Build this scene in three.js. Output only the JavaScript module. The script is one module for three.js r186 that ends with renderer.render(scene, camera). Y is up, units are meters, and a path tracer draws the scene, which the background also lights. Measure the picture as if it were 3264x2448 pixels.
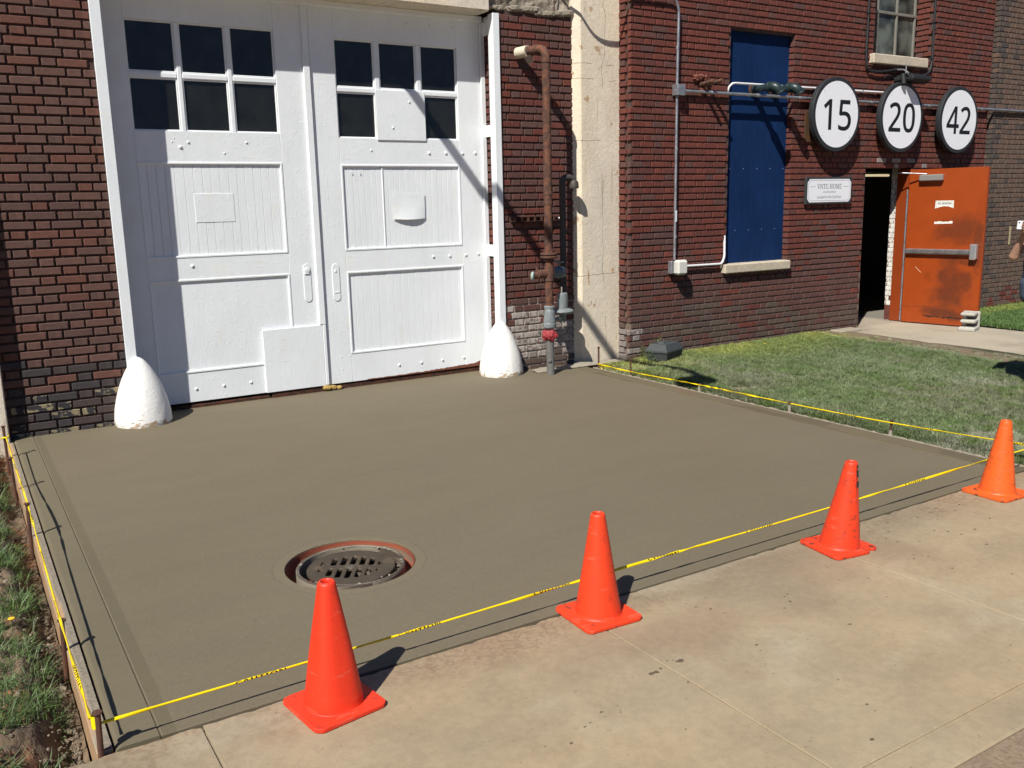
import * as THREE from 'three';
import { mergeGeometries } from 'three/addons/utils/BufferGeometryUtils.js';
import { MarchingCubes } from 'three/addons/objects/MarchingCubes.js';
import { RectAreaLightUniformsLib } from 'three/addons/lights/RectAreaLightUniformsLib.js';
RectAreaLightUniformsLib.init();

// ---------------------------------------------------------------- camera, sky, sun
const scene = new THREE.Scene();
const camera = new THREE.PerspectiveCamera(46.19, 4 / 3, 0.05, 400);
{
  const yaw = 31.75 * Math.PI / 180, pitch = -11.25 * Math.PI / 180, roll = -1.28 * Math.PI / 180;
  const fwd = new THREE.Vector3(Math.sin(yaw) * Math.cos(pitch), Math.sin(pitch), -Math.cos(yaw) * Math.cos(pitch));
  const right = new THREE.Vector3(Math.cos(yaw), 0, Math.sin(yaw));
  const up = new THREE.Vector3().crossVectors(right, fwd);
  const r2 = right.clone().multiplyScalar(Math.cos(roll)).addScaledVector(up, Math.sin(roll));
  const u2 = right.clone().multiplyScalar(-Math.sin(roll)).addScaledVector(up, Math.cos(roll));
  camera.quaternion.setFromRotationMatrix(new THREE.Matrix4().makeBasis(r2, u2, fwd.clone().negate()));
  camera.position.set(0, 1.7, 7.82);
  camera.updateMatrixWorld();
}
scene.add(camera);
const renderer = new THREE.WebGLRenderer({ antialias: true });
renderer.setSize(1024, 768);
renderer.toneMapping = THREE.LinearToneMapping;
renderer.toneMappingExposure = 1.25;
renderer.shadowMap.enabled = true;
{
  const w = 256, h = 128, d = new Float32Array(w * h * 4);
  for (let j = 0; j < h; j++) for (let i = 0; i < w; i++) {
    const e = ((j + 0.5) / h - 0.5) * Math.PI, t = Math.pow(Math.max(0, 1 - Math.sin(Math.max(e, 0))), 3);
    const k = (j * w + i) * 4;
    const zen = [0.024, 0.070, 0.200], hor = [0.090, 0.148, 0.250];
    for (let c = 0; c < 3; c++) d[k + c] = e > 0 ? zen[c] + (hor[c] - zen[c]) * t : [0.06, 0.055, 0.045][c];
    d[k + 3] = 1;
  }
  const sky = new THREE.DataTexture(d, w, h, THREE.RGBAFormat, THREE.FloatType);
  sky.mapping = THREE.EquirectangularReflectionMapping;
  sky.magFilter = THREE.LinearFilter; sky.minFilter = THREE.LinearFilter; sky.needsUpdate = true;
  scene.background = sky; scene.environment = sky;
}
const SUN = new THREE.Vector3(0.5666, -0.7373, -0.368).normalize();   // the way the light travels
{
  const sun = new THREE.DirectionalLight(new THREE.Color().setRGB(1.0, 0.965, 0.90), 5.0);
  sun.position.set(5, 0, 2).addScaledVector(SUN, -30); sun.target.position.set(5, 0, 2);
  sun.castShadow = true; sun.shadow.mapSize.set(4096, 4096);
  Object.assign(sun.shadow.camera, { left: -12, right: 12, top: 12, bottom: -12, near: 1, far: 70 });
  scene.add(sun, sun.target);
}

// ---------------------------------------------------------------- helpers
function RNG(seed) { let a = seed >>> 0; return () => { a = (a + 0x6D2B79F5) | 0; let t = Math.imul(a ^ (a >>> 15), 1 | a); t = (t + Math.imul(t ^ (t >>> 7), 61 | t)) ^ t; return ((t ^ (t >>> 14)) >>> 0) / 4294967296; }; }
const rnd = RNG(7), rr = (a, b) => a + (b - a) * rnd();
const clamp = (v, a = 0, b = 1) => v < a ? a : v > b ? b : v;
const sstep = (a, b, v) => { const t = clamp((v - a) / (b - a)); return t * t * (3 - 2 * t); };
const lerp = (a, b, t) => a + (b - a) * t;
const mix3 = (a, b, t) => [lerp(a[0], b[0], t), lerp(a[1], b[1], t), lerp(a[2], b[2], t)];
const PERM = new Float32Array(65536); { const r = RNG(99); for (let i = 0; i < 65536; i++) PERM[i] = r(); }
const hash2 = (i, j) => PERM[(Math.imul(i, 1619) + Math.imul(j, 31337) + 1013904) & 65535];
function vnoise(x, y) {
  const i = Math.floor(x), j = Math.floor(y); let u = x - i, v = y - j; u = u * u * (3 - 2 * u); v = v * v * (3 - 2 * v);
  const a = hash2(i, j), b = hash2(i + 1, j), c = hash2(i, j + 1), d = hash2(i + 1, j + 1);
  return a + (b - a) * u + (c - a) * v + (a - b - c + d) * u * v;
}
function fbm(x, y, o = 4) { let s = 0, a = 0.5, n = 0; for (let k = 0; k < o; k++) { s += a * vnoise(x, y); n += a; x = x * 2.03 + 17.7; y = y * 2.03 + 5.1; a *= 0.5; } return s / n; }
const toS = c => c <= 0.0031308 ? 12.92 * c : 1.055 * Math.pow(c, 1 / 2.4) - 0.055;
// fn(x, y) gets metres; result is a linear colour
function tex(w, h, mw, mh, fn, srgb = true) {
  const d = new Uint8Array(w * h * 4);
  for (let j = 0; j < h; j++) for (let i = 0; i < w; i++) {
    const c = fn((i + 0.5) / w * mw, (j + 0.5) / h * mh), k = (j * w + i) * 4;
    if (typeof c === 'number') d[k] = d[k + 1] = d[k + 2] = clamp(c) * 255;
    else for (let q = 0; q < 3; q++) d[k + q] = clamp(srgb ? toS(Math.max(0, c[q])) : c[q]) * 255 + 0.5;
    d[k + 3] = 255;
  }
  const t = new THREE.DataTexture(d, w, h, THREE.RGBAFormat);
  t.magFilter = THREE.LinearFilter; t.minFilter = THREE.LinearMipmapLinearFilter; t.generateMipmaps = true;
  t.wrapS = t.wrapT = THREE.RepeatWrapping; t.colorSpace = srgb ? THREE.SRGBColorSpace : THREE.NoColorSpace;
  t.repeat.set(1 / mw, 1 / mh); t.needsUpdate = true; return t;
}
// the same, blended at its borders so that it tiles
function tileTex(n, m, fn, srgb = true) {
  return tex(n, n, m, m, (x, y) => {
    const b = 0.15 * m, wx = x > m - b ? (x - m + b) / b : 0, wy = y > m - b ? (y - m + b) / b : 0;
    const L = (p, q) => { const c = fn(p, q); return typeof c === 'number' ? [c, c, c] : c; };
    let c = L(x, y); if (wx) c = mix3(c, L(x - m, y), wx);
    if (wy) { let e = L(x, y - m); if (wx) e = mix3(e, L(x - m, y - m), wx); c = mix3(c, e, wy); }
    return c;
  }, srgb);
}
const lin = (r, g, b) => new THREE.Color().setRGB(r, g, b);
function mat(c, rough = 0.8, o = {}) { return new THREE.MeshStandardMaterial({ color: Array.isArray(c) ? lin(...c) : c, roughness: rough, metalness: 0, ...o }); }
function flat(tris) {   // array of [x,y,z] triples -> geometry with flat normals
  const g = new THREE.BufferGeometry(), p = new Float32Array(tris.length * 3);
  tris.forEach((v, i) => { p[i * 3] = v[0]; p[i * 3 + 1] = v[1]; p[i * 3 + 2] = v[2]; });
  g.setAttribute('position', new THREE.BufferAttribute(p, 3)); g.computeVertexNormals(); return uvM(g);
}
// uv in metres from the way each face points
function uvM(g, ox = 0, oy = 0) {
  if (g.index) g = g.toNonIndexed();
  const p = g.attributes.position, n = p.count, uv = new Float32Array(n * 2), a = new THREE.Vector3(), b = new THREE.Vector3(), c = new THREE.Vector3();
  for (let i = 0; i < n; i += 3) {
    a.fromBufferAttribute(p, i); b.fromBufferAttribute(p, i + 1).sub(a); c.fromBufferAttribute(p, i + 2).sub(a); b.cross(c);
    const x = Math.abs(b.x), y = Math.abs(b.y), z = Math.abs(b.z);
    for (let k = i; k < i + 3; k++) {
      const X = p.getX(k), Y = p.getY(k), Z = p.getZ(k);
      if (y >= x && y >= z) { uv[k * 2] = X + ox; uv[k * 2 + 1] = Z + oy; } else if (x >= z) { uv[k * 2] = Z + ox; uv[k * 2 + 1] = Y + oy; } else { uv[k * 2] = X + ox; uv[k * 2 + 1] = Y + oy; }
    }
  }
  g.setAttribute('uv', new THREE.BufferAttribute(uv, 2)); return g;
}
function quad(T, a, b, c, d) { T.push(a, b, c, a, c, d); }
// box with chamfered edges, 44 triangles
function cbox(w, h, d, x = 0, y = 0, z = 0, b = 0.002) {
  b = Math.min(b, w / 3, h / 3, d / 3);
  const W = w / 2, H = h / 2, D = d / 2, T = [];
  const P = (ax, sx, sy, sz) => [x + sx * (ax === 0 ? W : W - b), y + sy * (ax === 1 ? H : H - b), z + sz * (ax === 2 ? D : D - b)];
  for (const s of [-1, 1]) {
    const q = (f, arr) => { if (s < 0) arr.reverse(); quad(T, ...arr); };
    q(0, [P(0, s, -1, -1), P(0, s, 1, -1), P(0, s, 1, 1), P(0, s, -1, 1)]);
    q(1, [P(1, -1, s, -1), P(1, -1, s, 1), P(1, 1, s, 1), P(1, 1, s, -1)]);
    q(2, [P(2, -1, -1, s), P(2, 1, -1, s), P(2, 1, 1, s), P(2, -1, 1, s)]);
  }
  const edge = (a0, a1, mk) => { for (const s of [-1, 1]) for (const t of [-1, 1]) { const A = mk(a0, s, t, -1), B = mk(a1, s, t, -1), C = mk(a1, s, t, 1), E = mk(a0, s, t, 1); quad(T, ...orient([A, B, C, E])); } };
  function orient(q) {
    const m = [0, 1, 2].map(k => (q[0][k] + q[1][k] + q[2][k] + q[3][k]) / 4 - [x, y, z][k]);
    const u = [0, 1, 2].map(k => q[1][k] - q[0][k]), v = [0, 1, 2].map(k => q[2][k] - q[0][k]);
    const n = [u[1] * v[2] - u[2] * v[1], u[2] * v[0] - u[0] * v[2], u[0] * v[1] - u[1] * v[0]];
    return n[0] * m[0] + n[1] * m[1] + n[2] * m[2] < 0 ? q.reverse() : q;
  }
  edge(0, 1, (ax, s, t, r) => P(ax, s, t, r)); edge(1, 2, (ax, s, t, r) => P(ax, r, s, t)); edge(0, 2, (ax, s, t, r) => P(ax, s, r, t));
  for (const sx of [-1, 1]) for (const sy of [-1, 1]) for (const sz of [-1, 1]) {
    const t = [P(0, sx, sy, sz), P(1, sx, sy, sz), P(2, sx, sy, sz)]; if (sx * sy * sz < 0) t.reverse(); T.push(...t);
  }
  return flat(T);
}
// box from corner to corner
const bb = (x0, x1, y0, y1, z0, z1, b = 0.002) => cbox(x1 - x0, y1 - y0, z1 - z0, (x0 + x1) / 2, (y0 + y1) / 2, (z0 + z1) / 2, b);
function tube(pts, r, o = {}) {
  const c = o.poly ? new THREE.CurvePath() : new THREE.CatmullRomCurve3(pts.map(p => new THREE.Vector3(...p)), false, 'centripetal');
  if (o.poly) for (let i = 1; i < pts.length; i++) c.add(new THREE.LineCurve3(new THREE.Vector3(...pts[i - 1]), new THREE.Vector3(...pts[i])));
  const n = o.n || pts.length * 8, k = o.k || 12, L = c.getLength();
  let g = new THREE.TubeGeometry(c, n, r, k, false);
  const uv = g.attributes.uv; for (let i = 0; i < uv.count; i++) uv.setXY(i, uv.getX(i) * L, uv.getY(i) * r * 6.283);
  g = g.toNonIndexed();
  if (o.caps !== false) {
    const caps = [0, 1].map(t => { const p = c.getPointAt(t), d = c.getTangentAt(t).multiplyScalar(t ? 1 : -1); const q = new THREE.CircleGeometry(r, k).toNonIndexed(); q.applyQuaternion(new THREE.Quaternion().setFromUnitVectors(new THREE.Vector3(0, 0, 1), d)); q.translate(p.x, p.y, p.z); return uvM(q); });
    g = mergeGeometries([g, ...caps]);
  }
  return g;
}
// path with rounded corners of radius rad for pipes
function bend(pts, rad, k = 6) {
  const out = [pts[0]];
  for (let i = 1; i < pts.length - 1; i++) {
    const A = new THREE.Vector3(...pts[i - 1]), B = new THREE.Vector3(...pts[i]), C = new THREE.Vector3(...pts[i + 1]);
    const a = A.clone().sub(B).normalize().multiplyScalar(rad).add(B), c = C.clone().sub(B).normalize().multiplyScalar(rad).add(B);
    for (let j = 0; j <= k; j++) { const t = j / k; out.push(a.clone().multiplyScalar((1 - t) * (1 - t)).addScaledVector(B, 2 * t * (1 - t)).addScaledVector(c, t * t).toArray()); }
  }
  out.push(pts[pts.length - 1]); return out;
}
function lathe(prof, x, y, z, seg = 24, axis) {
  let g = new THREE.LatheGeometry(prof.map(p => new THREE.Vector2(Math.max(p[0], 1e-4), p[1])), seg);
  const uv = g.attributes.uv; for (let i = 0; i < uv.count; i++) uv.setXY(i, uv.getX(i) * 0.5, uv.getY(i) * 0.5);
  g = g.toNonIndexed();
  if (axis) g.applyQuaternion(new THREE.Quaternion().setFromUnitVectors(new THREE.Vector3(0, 1, 0), new THREE.Vector3(...axis).normalize()));
  g.translate(x, y, z); return g;
}
const cyl = (r, h, x, y, z, axis, seg = 16, b = 0.002) => lathe([[0, -h / 2], [r - b, -h / 2], [r, -h / 2 + b], [r, h / 2 - b], [r - b, h / 2], [0, h / 2]], x, y, z, seg, axis);
function clean(g) { if (g.index) g = g.toNonIndexed(); for (const k of Object.keys(g.attributes)) if (!['position', 'normal', 'uv', 'color'].includes(k)) g.deleteAttribute(k); return g; }
const merge = a => a.length === 1 ? a[0] : mergeGeometries(a.map(clean));
const taken = {};
function numbered(n) { const k = taken[n] = (taken[n] ?? -1) + 1; return k ? n + '_' + String(k).padStart(3, '0') : n; }
function tag(o, label, category, group, kind) { o.userData = { ...(label && { label }), ...(category && { category }), ...(group && { group }), ...(kind && { kind }) }; return o; }
function thing(name, label, category, group) { const o = new THREE.Group(); o.name = numbered(name); scene.add(o); return tag(o, label, category, group); }
function struct(name, label) { const o = new THREE.Group(); o.name = numbered(name); scene.add(o); o.userData = { kind: 'structure', ...(label && { label }) }; return o; }
function part(name, g, m, parent) { const o = new THREE.Mesh(Array.isArray(g) ? merge(g) : g, m); o.name = name; parent.add(o); return o; }
function paintG(g, c) { const n = g.attributes.position.count, a = new Float32Array(n * 3); for (let i = 0; i < n; i++) a.set(c, i * 3); g.setAttribute('color', new THREE.BufferAttribute(a, 3)); return g; }
// ---------------------------------------------------------------- surfaces
const speck = (x, y, f, th) => vnoise(x * f, y * f) > th ? 1 : 0;
const T = {};
T.brick = tileTex(512, 0.6, (x, y) => { const n = fbm(x * 40, y * 40, 4), m = fbm(x * 9 + 3, y * 9, 3); const s = 0.78 + 0.35 * (n - 0.1) + 0.25 * (m - 0.5); const w = speck(x, y, 330, 0.95) * 0.2, d = speck(x + 5, y, 260, 0.92) * 0.3; return [s + w - d * s, s + w - d * s, s + w - d * s]; });
T.brickB = tileTex(512, 0.6, (x, y) => fbm(x * 130, y * 130, 4) * 0.7 + 0.3 * fbm(x * 30, y * 30, 3), false);
T.lime = tileTex(512, 0.6, (x, y) => { const n = fbm(x * 22, y * 34, 5), k = sstep(0.5, 0.58, n); const g = 0.7 + 0.4 * fbm(x * 60, y * 60, 3); return mix3([0.030 * g, 0.026 * g, 0.030 * g], [0.27 * g, 0.22 * g, 0.13 * g], k); });
T.pale = tileTex(512, 0.6, (x, y) => { const n = fbm(x * 26, y * 26, 5), k = sstep(0.28, 0.6, n); const g = 0.75 + 0.4 * fbm(x * 70, y * 70, 3); return mix3([0.17 * g, 0.125 * g, 0.115 * g], [0.40 * g, 0.35 * g, 0.31 * g], k); });
T.whitebrick = tileTex(512, 0.6, (x, y) => { const n = fbm(x * 18, y * 18, 5), k = sstep(0.62, 0.66, n); return mix3([0.74, 0.72, 0.66], [0.2, 0.07, 0.05], k); });
T.mortar = tileTex(256, 0.4, (x, y) => { const s = 0.55 + 0.7 * fbm(x * 90, y * 90, 4); return [s, s, s]; });
T.paint = tileTex(1024, 1.2, (x, y) => { const m = fbm(x * 5, y * 4, 4), f = fbm(x * 60, y * 8, 3), st = sstep(0.72, 0.8, fbm(x * 7 + 40, y * 3, 5)) * 0.1, d = speck(x, y, 150, 0.965) * 0.12; const s = 0.94 + 0.1 * (m - 0.5) + 0.05 * (f - 0.5) - d; return [s, s * (1 - st * 0.15), s * (1 - st * 0.55)]; });
T.paintB = tileTex(1024, 0.9, (x, y) => 0.4 * fbm(x * 220, y * 14, 3) + 0.35 * fbm(x * 40, y * 40, 4) + 0.25 * vnoise(x * 300, y * 300) + 0.5 * sstep(0.8, 0.86, vnoise(x * 45, y * 45)), false);
T.guard = tex(512, 512, 1, 1, (x, y) => { const n = fbm(x * 30, y * 14, 5), c = sstep(0.66, 0.74, n + 0.2 * sstep(0.2, 0.0, y)), g = fbm(x * 22 + 9, y * 30, 4); const base = [0.80, 0.78, 0.74]; return mix3(mix3(base, [0.36, 0.22, 0.09], c * sstep(0.3, 0.05, y) * 0.8), [0.14, 0.14, 0.07], sstep(0.66, 0.72, g) * sstep(0.22, 0.03, y)); });
T.rust = tileTex(512, 0.5, (x, y) => { const n = fbm(x * 26, y * 26, 5), m = fbm(x * 90, y * 90, 3); return mix3(mix3([0.10, 0.045, 0.03], [0.20, 0.075, 0.035], sstep(0.4, 0.65, n)), [0.22, 0.17, 0.14], sstep(0.68, 0.78, m) * 0.7); });
T.galv = tileTex(256, 0.3, (x, y) => { const n = fbm(x * 60, y * 60, 3), m = fbm(x * 14, y * 14, 3); const s = 0.62 + 0.35 * (n - 0.5) + 0.4 * (m - 0.5); return [s, s * 1.01, s * 1.04]; });
T.cream = tex(1024, 2048, 2.4, 4.8, (x, y) => {
  const w = 0.05 * (fbm(x * 4, y * 4, 3) - 0.5);
  const n = fbm(x * 6, y * 2.2, 5), b = fbm(x * 2.5 + 30, y * 0.8, 4), f = fbm(x * 60, y * 60, 3);
  let c = mix3([0.80, 0.69, 0.52], [0.74, 0.655, 0.53], sstep(0.35, 0.7, b)); const s = 0.9 + 0.22 * (f - 0.5) + 0.22 * (n - 0.5); c = [c[0] * s, c[1] * s, c[2] * s];
  const streak = sstep(0.60, 0.78, fbm(x * 26, y * 1.6 + 8, 4)) * sstep(0.45, 0.62, fbm(x * 5 + 11, y * 1.1, 3)); c = mix3(c, [0.36, 0.30, 0.19], streak * 0.55);
  const peel = sstep(0.775, 0.785, fbm(x * 13 + 3, y * 8, 5)); c = mix3(c, [0.42, 0.27, 0.14], peel * 0.8);
  for (const [cx, ph] of [[0.16, 0.3], [0.52, 2.1], [1.2, 4.0], [1.75, 1.2]]) { const d = Math.abs(x + w * 2 - cx + 0.03 * (fbm(y * 9 + ph, ph, 4) - 0.5)); if (d < 0.0015 && vnoise(y * 3 + ph, 5) > 0.45) c = [0.12, 0.09, 0.06]; }
  for (const cy of [0.95, 2.34, 2.95, 3.1]) { const d = Math.abs(y - cy + 0.05 * (fbm(x * 8, cy * 5, 4) - 0.5)); if (d < 0.002 && vnoise(x * 7 + cy, 3) > 0.3) c = [0.14, 0.1, 0.06]; }
  return c;
});
T.concB = tileTex(512, 0.8, (x, y) => 0.5 * fbm(x * 30, y * 30, 5) + 0.5 * fbm(x * 160, y * 160, 3), false);
// fresh slab, 5.6 by 5.0 m, metre coordinates measured from x = 0.2, z = 0
T.slab = tex(2048, 2048, 5.6, 5.0, (x, z) => {
  const X = x + 0.2, big = fbm(x * 0.55, z * 0.8 + 3, 4), mid = fbm(x * 2.2, z * 5.5, 4), fine = fbm(x * 70, z * 70, 3), arc = fbm(x * 1.2 + 0.4 * z, z * 16 + 6 * fbm(x * 0.8, z * 0.8, 2), 3);
  let s = 0.96 + 0.15 * (big - 0.5) + 0.08 * (mid - 0.5) + 0.08 * (fine - 0.5) + 0.05 * (arc - 0.5) + 0.07 * (vnoise(x * 420, z * 420) - 0.5);
  let c = mix3([0.150, 0.121, 0.071], [0.143, 0.118, 0.075], big);
  const smooth = X < 0.465 || X > 5.45, n = vnoise(x * 260, z * 260), n2 = vnoise(x * 230 + 90, z * 230);
  if (!smooth) { if (n > 0.962) s *= 1.9; if (n2 > 0.95) s *= 0.5; s *= 1 + 0.08 * (vnoise(x * 130, z * 130) - 0.5); } else { s *= 0.97; c = X < 0.465 ? (X < 0.4105 ? [0.145, 0.121, 0.072] : [0.126, 0.104, 0.060]) : [0.136, 0.108, 0.060]; }
  if (X > 5.45) s *= 1 - 0.2 * sstep(0.5, 0.62, fbm(x * 9, z * 2.2, 4));
  const rust = sstep(0.66, 0.76, fbm(x * 3 + 50, z * 1.3, 4)) * sstep(5.2, 5.6, X) * 0.5; c = mix3(c, [0.17, 0.10, 0.06], rust);
  const d = Math.hypot(X - 1.5, z - 3.86); if (d < 0.43) { const a = Math.atan2(z - 3.86, X - 1.5), e = 0.37 + 0.02 * (fbm(a * 2 + 9, 4, 3) - 0.5); if (Math.abs(d - e) < 0.003) s *= 0.82; if (d < e) s *= 1.05; }
  return [c[0] * s, c[1] * s, c[2] * s];
});
T.slabR = tex(1024, 1024, 5.6, 5.0, (x, z) => { const v = clamp(0.88 + 0.3 * (fbm(x * 0.9, z * 1.2 + 7, 4) - 0.5) + 0.1 * (fbm(x * 30, z * 30, 3) - 0.5)); return [1, v, 0]; }, false);
const SPOTS = [[2.17,5.48,0.010],[2.09,5.61,0.005],[2.02,5.49,0.007],[2.04,5.49,0.008],[2.07,5.48,0.004],[2.13,5.45,0.003],[2.15,5.46,0.002],[2.50,5.55,0.005],[2.48,5.59,0.002],[2.45,5.52,0.002],[2.58,5.22,0.005],[2.53,5.12,0.003],[2.54,5.17,0.004],[2.60,5.28,0.003],[1.71,5.59,0.004],[1.64,5.62,0.003],[1.70,5.62,0.002],[1.61,5.63,0.003],[1.52,5.68,0.004],[1.76,5.63,0.002],[1.77,5.62,0.002],[1.78,5.59,0.002],[1.81,5.56,0.001],[2.27,5.21,0.002],[2.91,5.36,0.005],[2.84,5.39,0.004],[2.94,5.64,0.005],[2.87,5.57,0.002],[2.98,5.81,0.002],[2.49,6.06,0.004],[2.33,6.20,0.005],[2.48,6.10,0.002],[4.65,5.04,0.005],[4.50,5.00,0.005],[4.41,5.02,0.005],[4.29,5.03,0.005],[4.55,5.08,0.005],[4.09,4.99,0.005],[4.24,5.31,0.005],[4.18,5.20,0.005],[4.36,5.31,0.005],[4.21,5.46,0.005],[3.98,5.25,0.004],[3.89,5.19,0.004],[3.88,5.13,0.004],[3.80,5.34,0.004],[3.84,5.39,0.004],[3.76,5.37,0.004],[3.80,5.54,0.004],[3.96,5.73,0.004],[3.39,5.39,0.004],[2.96,5.30,0.004],[2.93,5.31,0.004],[3.89,5.02,0.004],[3.97,5.08,0.005],[4.22,5.25,0.005],[4.58,5.26,0.005]];
{ const r = RNG(31); for (let i = 0; i < 130; i++) SPOTS.push([0.6 + r() * 4.6, 4.95 + r() * 1.3, 0.0008 + r() * r() * 0.003]); }
const SPOTGRID = {}; for (const s of SPOTS) for (let i = -1; i <= 1; i++) for (let j = -1; j <= 1; j++) { const k = (Math.floor(s[0] * 20) + i) + '_' + (Math.floor(s[1] * 20) + j); (SPOTGRID[k] = SPOTGRID[k] || []).push(s); }
// old pavement, 6.4 by 1.9 m from x = -0.4, z = 4.88: stains, rusty rims, drips
T.walk = tex(2048, 1024, 6.4, 1.9, (x, z) => {
  const X = x - 0.4, Z = z + 4.88, a = fbm(x * 1.1, z * 1.4, 4), b = fbm(x * 4, z * 4.4 + 20, 4), f = fbm(x * 45, z * 45, 3), g = vnoise(x * 380, z * 380);
  let c = mix3([0.352, 0.266, 0.160], [0.328, 0.260, 0.164], sstep(0.35, 0.65, a));
  let s = 0.97 + 0.26 * (b - 0.5) + 0.2 * (f - 0.5) + 0.10 * (g - 0.5);
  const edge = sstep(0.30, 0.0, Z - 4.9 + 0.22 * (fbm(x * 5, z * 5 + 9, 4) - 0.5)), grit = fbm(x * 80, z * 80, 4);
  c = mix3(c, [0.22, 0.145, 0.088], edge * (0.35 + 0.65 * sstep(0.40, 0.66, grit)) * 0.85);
  c = mix3(c, [0.27, 0.182, 0.112], sstep(0.56, 0.76, fbm(x * 2.2 + 7, z * 2.4, 4)) * 0.45);
  c = mix3(c, [0.20, 0.165, 0.11], sstep(0.46, 0.74, fbm(x * 1.1 + 70, z * 1.6 + 30, 5)) * 0.42);
  c = mix3(c, [0.42, 0.36, 0.25], sstep(0.58, 0.80, fbm(x * 2.0 + 33, z * 3.1 + 3, 4)) * 0.45);
  if (vnoise(x * 120, z * 120) > 0.955) s *= 0.72; if (vnoise(x * 190 + 60, z * 190) > 0.975) s *= 1.22;
  const q = SPOTGRID[Math.floor(X * 20) + '_' + Math.floor(Z * 20)];
  if (q) for (const [sx, sz, r] of q) { const dx = X - sx, dz = Z - sz, d = Math.hypot(dx * 0.8, dz * 1.1), rad = r * 1.25 * (0.7 + 0.7 * vnoise(sx * 91 + Math.atan2(dz, dx) * 1.3, sz * 77)); if (d < rad) c = mix3(c, [0.085, 0.062, 0.035], 0.9); }
  return [c[0] * s, c[1] * s, c[2] * s];
});
T.dirt = tileTex(512, 1.0, (x, y) => { const n = fbm(x * 14, y * 14, 5), m = fbm(x * 70, y * 70, 3), k = sstep(0.45, 0.7, fbm(x * 4 + 8, y * 4, 3)); const s = 0.6 + 0.8 * (0.5 * n + 0.5 * m); return mix3([0.115 * s, 0.072 * s, 0.045 * s], [0.17 * s, 0.09 * s, 0.048 * s], k); });
T.wood = tileTex(512, 0.8, (x, y) => { const g = fbm(x * 5, y * 90, 4), k = fbm(x * 3, y * 7, 3); const c = mix3([0.36, 0.20, 0.10], [0.46, 0.30, 0.165], g); return mix3(c, [0.30, 0.27, 0.2], sstep(0.55, 0.68, k) * 0.8); });
T.blue = tileTex(512, 1.4, (x, y) => { const n = fbm(x * 5, y * 3, 4), v = fbm(x * 60, y * 3, 3), d = speck(x, y, 60, 0.985); const s = 0.85 + 0.35 * (n - 0.5) + 0.2 * (v - 0.5); const c = [0.0055 * s, 0.027 * s, 0.098 * s]; return d ? [0.12, 0.15, 0.19] : mix3(c, [0.012, 0.045, 0.12], sstep(0.7, 0.8, v) * 0.3); });
T.steelpipe = tileTex(256, 0.4, (x, y) => { const n = fbm(x * 40, y * 40, 4); return mix3([0.085, 0.1, 0.1], [0.15, 0.17, 0.17], n); });

const M = {};
M.brickTone = (c) => mat(c, 0.82, { map: T.brick, bumpMap: T.brickB, bumpScale: 0.0016 });
M.brickV = new THREE.MeshStandardMaterial({ color: 0xffffff, vertexColors: true, roughness: 0.82, map: T.brick, bumpMap: T.brickB, bumpScale: 0.0016 });
M.lime = mat([1, 1, 1], 0.85, { map: T.lime, bumpMap: T.brickB, bumpScale: 0.0016 });
M.pale = mat([1, 1, 1], 0.88, { map: T.pale, bumpMap: T.brickB, bumpScale: 0.0016 });
M.whitebrick = mat([1, 1, 1], 0.6, { map: T.whitebrick, bumpMap: T.brickB, bumpScale: 0.0016 });
M.mortarRed = mat([0.068, 0.036, 0.028], 0.95, { map: T.mortar, bumpMap: T.brickB, bumpScale: 0.003 });
M.mortarRight = mat([0.085, 0.050, 0.040], 0.95, { map: T.mortar, bumpMap: T.brickB, bumpScale: 0.003 });
M.mortarLow = mat([0.17, 0.125, 0.095], 0.95, { map: T.mortar, bumpMap: T.brickB, bumpScale: 0.003 });
M.mortarLime = mat([0.42, 0.36, 0.30], 0.95, { map: T.mortar, bumpMap: T.brickB, bumpScale: 0.003 });
M.mortarTan = mat([0.15, 0.115, 0.082], 0.95, { map: T.mortar, bumpMap: T.brickB, bumpScale: 0.003 });
M.white = mat([0.845, 0.875, 0.885], 0.5, { map: T.paint, bumpMap: T.paintB, bumpScale: 0.0011 });
M.whiteSteel = mat([0.845, 0.875, 0.885], 0.45, { map: T.paint, bumpMap: T.paintB, bumpScale: 0.0006 });
M.primer = mat([0.19, 0.062, 0.035], 0.8, { map: T.brick });
M.dark = mat([0.014, 0.014, 0.015], 0.9);
M.interior = mat([0.20, 0.19, 0.175], 0.95);
M.cream = mat([1, 1, 1], 0.82, { map: T.cream, bumpMap: T.concB, bumpScale: 0.004 });
M.slab = mat([1, 1, 1], 1.0, { map: T.slab, roughnessMap: T.slabR, bumpMap: T.concB, bumpScale: 0.0005 });
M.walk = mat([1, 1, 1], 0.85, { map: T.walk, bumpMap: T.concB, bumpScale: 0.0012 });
M.concRough = mat([0.30, 0.26, 0.20], 0.95, { map: T.brick, bumpMap: T.concB, bumpScale: 0.01 });
M.concPale = mat([0.34, 0.30, 0.23], 0.9, { map: T.brick, bumpMap: T.concB, bumpScale: 0.004 });
M.sill = mat([0.56, 0.48, 0.36], 0.85, { map: T.brick, bumpMap: T.concB, bumpScale: 0.003 });
M.dirt = mat([1, 1, 1], 1, { map: T.dirt, bumpMap: T.concB, bumpScale: 0.02 });
M.wood = mat([1, 1, 1], 0.85, { map: T.wood, bumpMap: T.concB, bumpScale: 0.002 });
M.rust = mat([0.74, 0.74, 0.76], 0.85, { map: T.rust, bumpMap: T.brickB, bumpScale: 0.0015 });
M.rustDark = mat([0.55, 0.55, 0.55], 0.85, { map: T.rust, bumpMap: T.brickB, bumpScale: 0.0015 });
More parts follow.
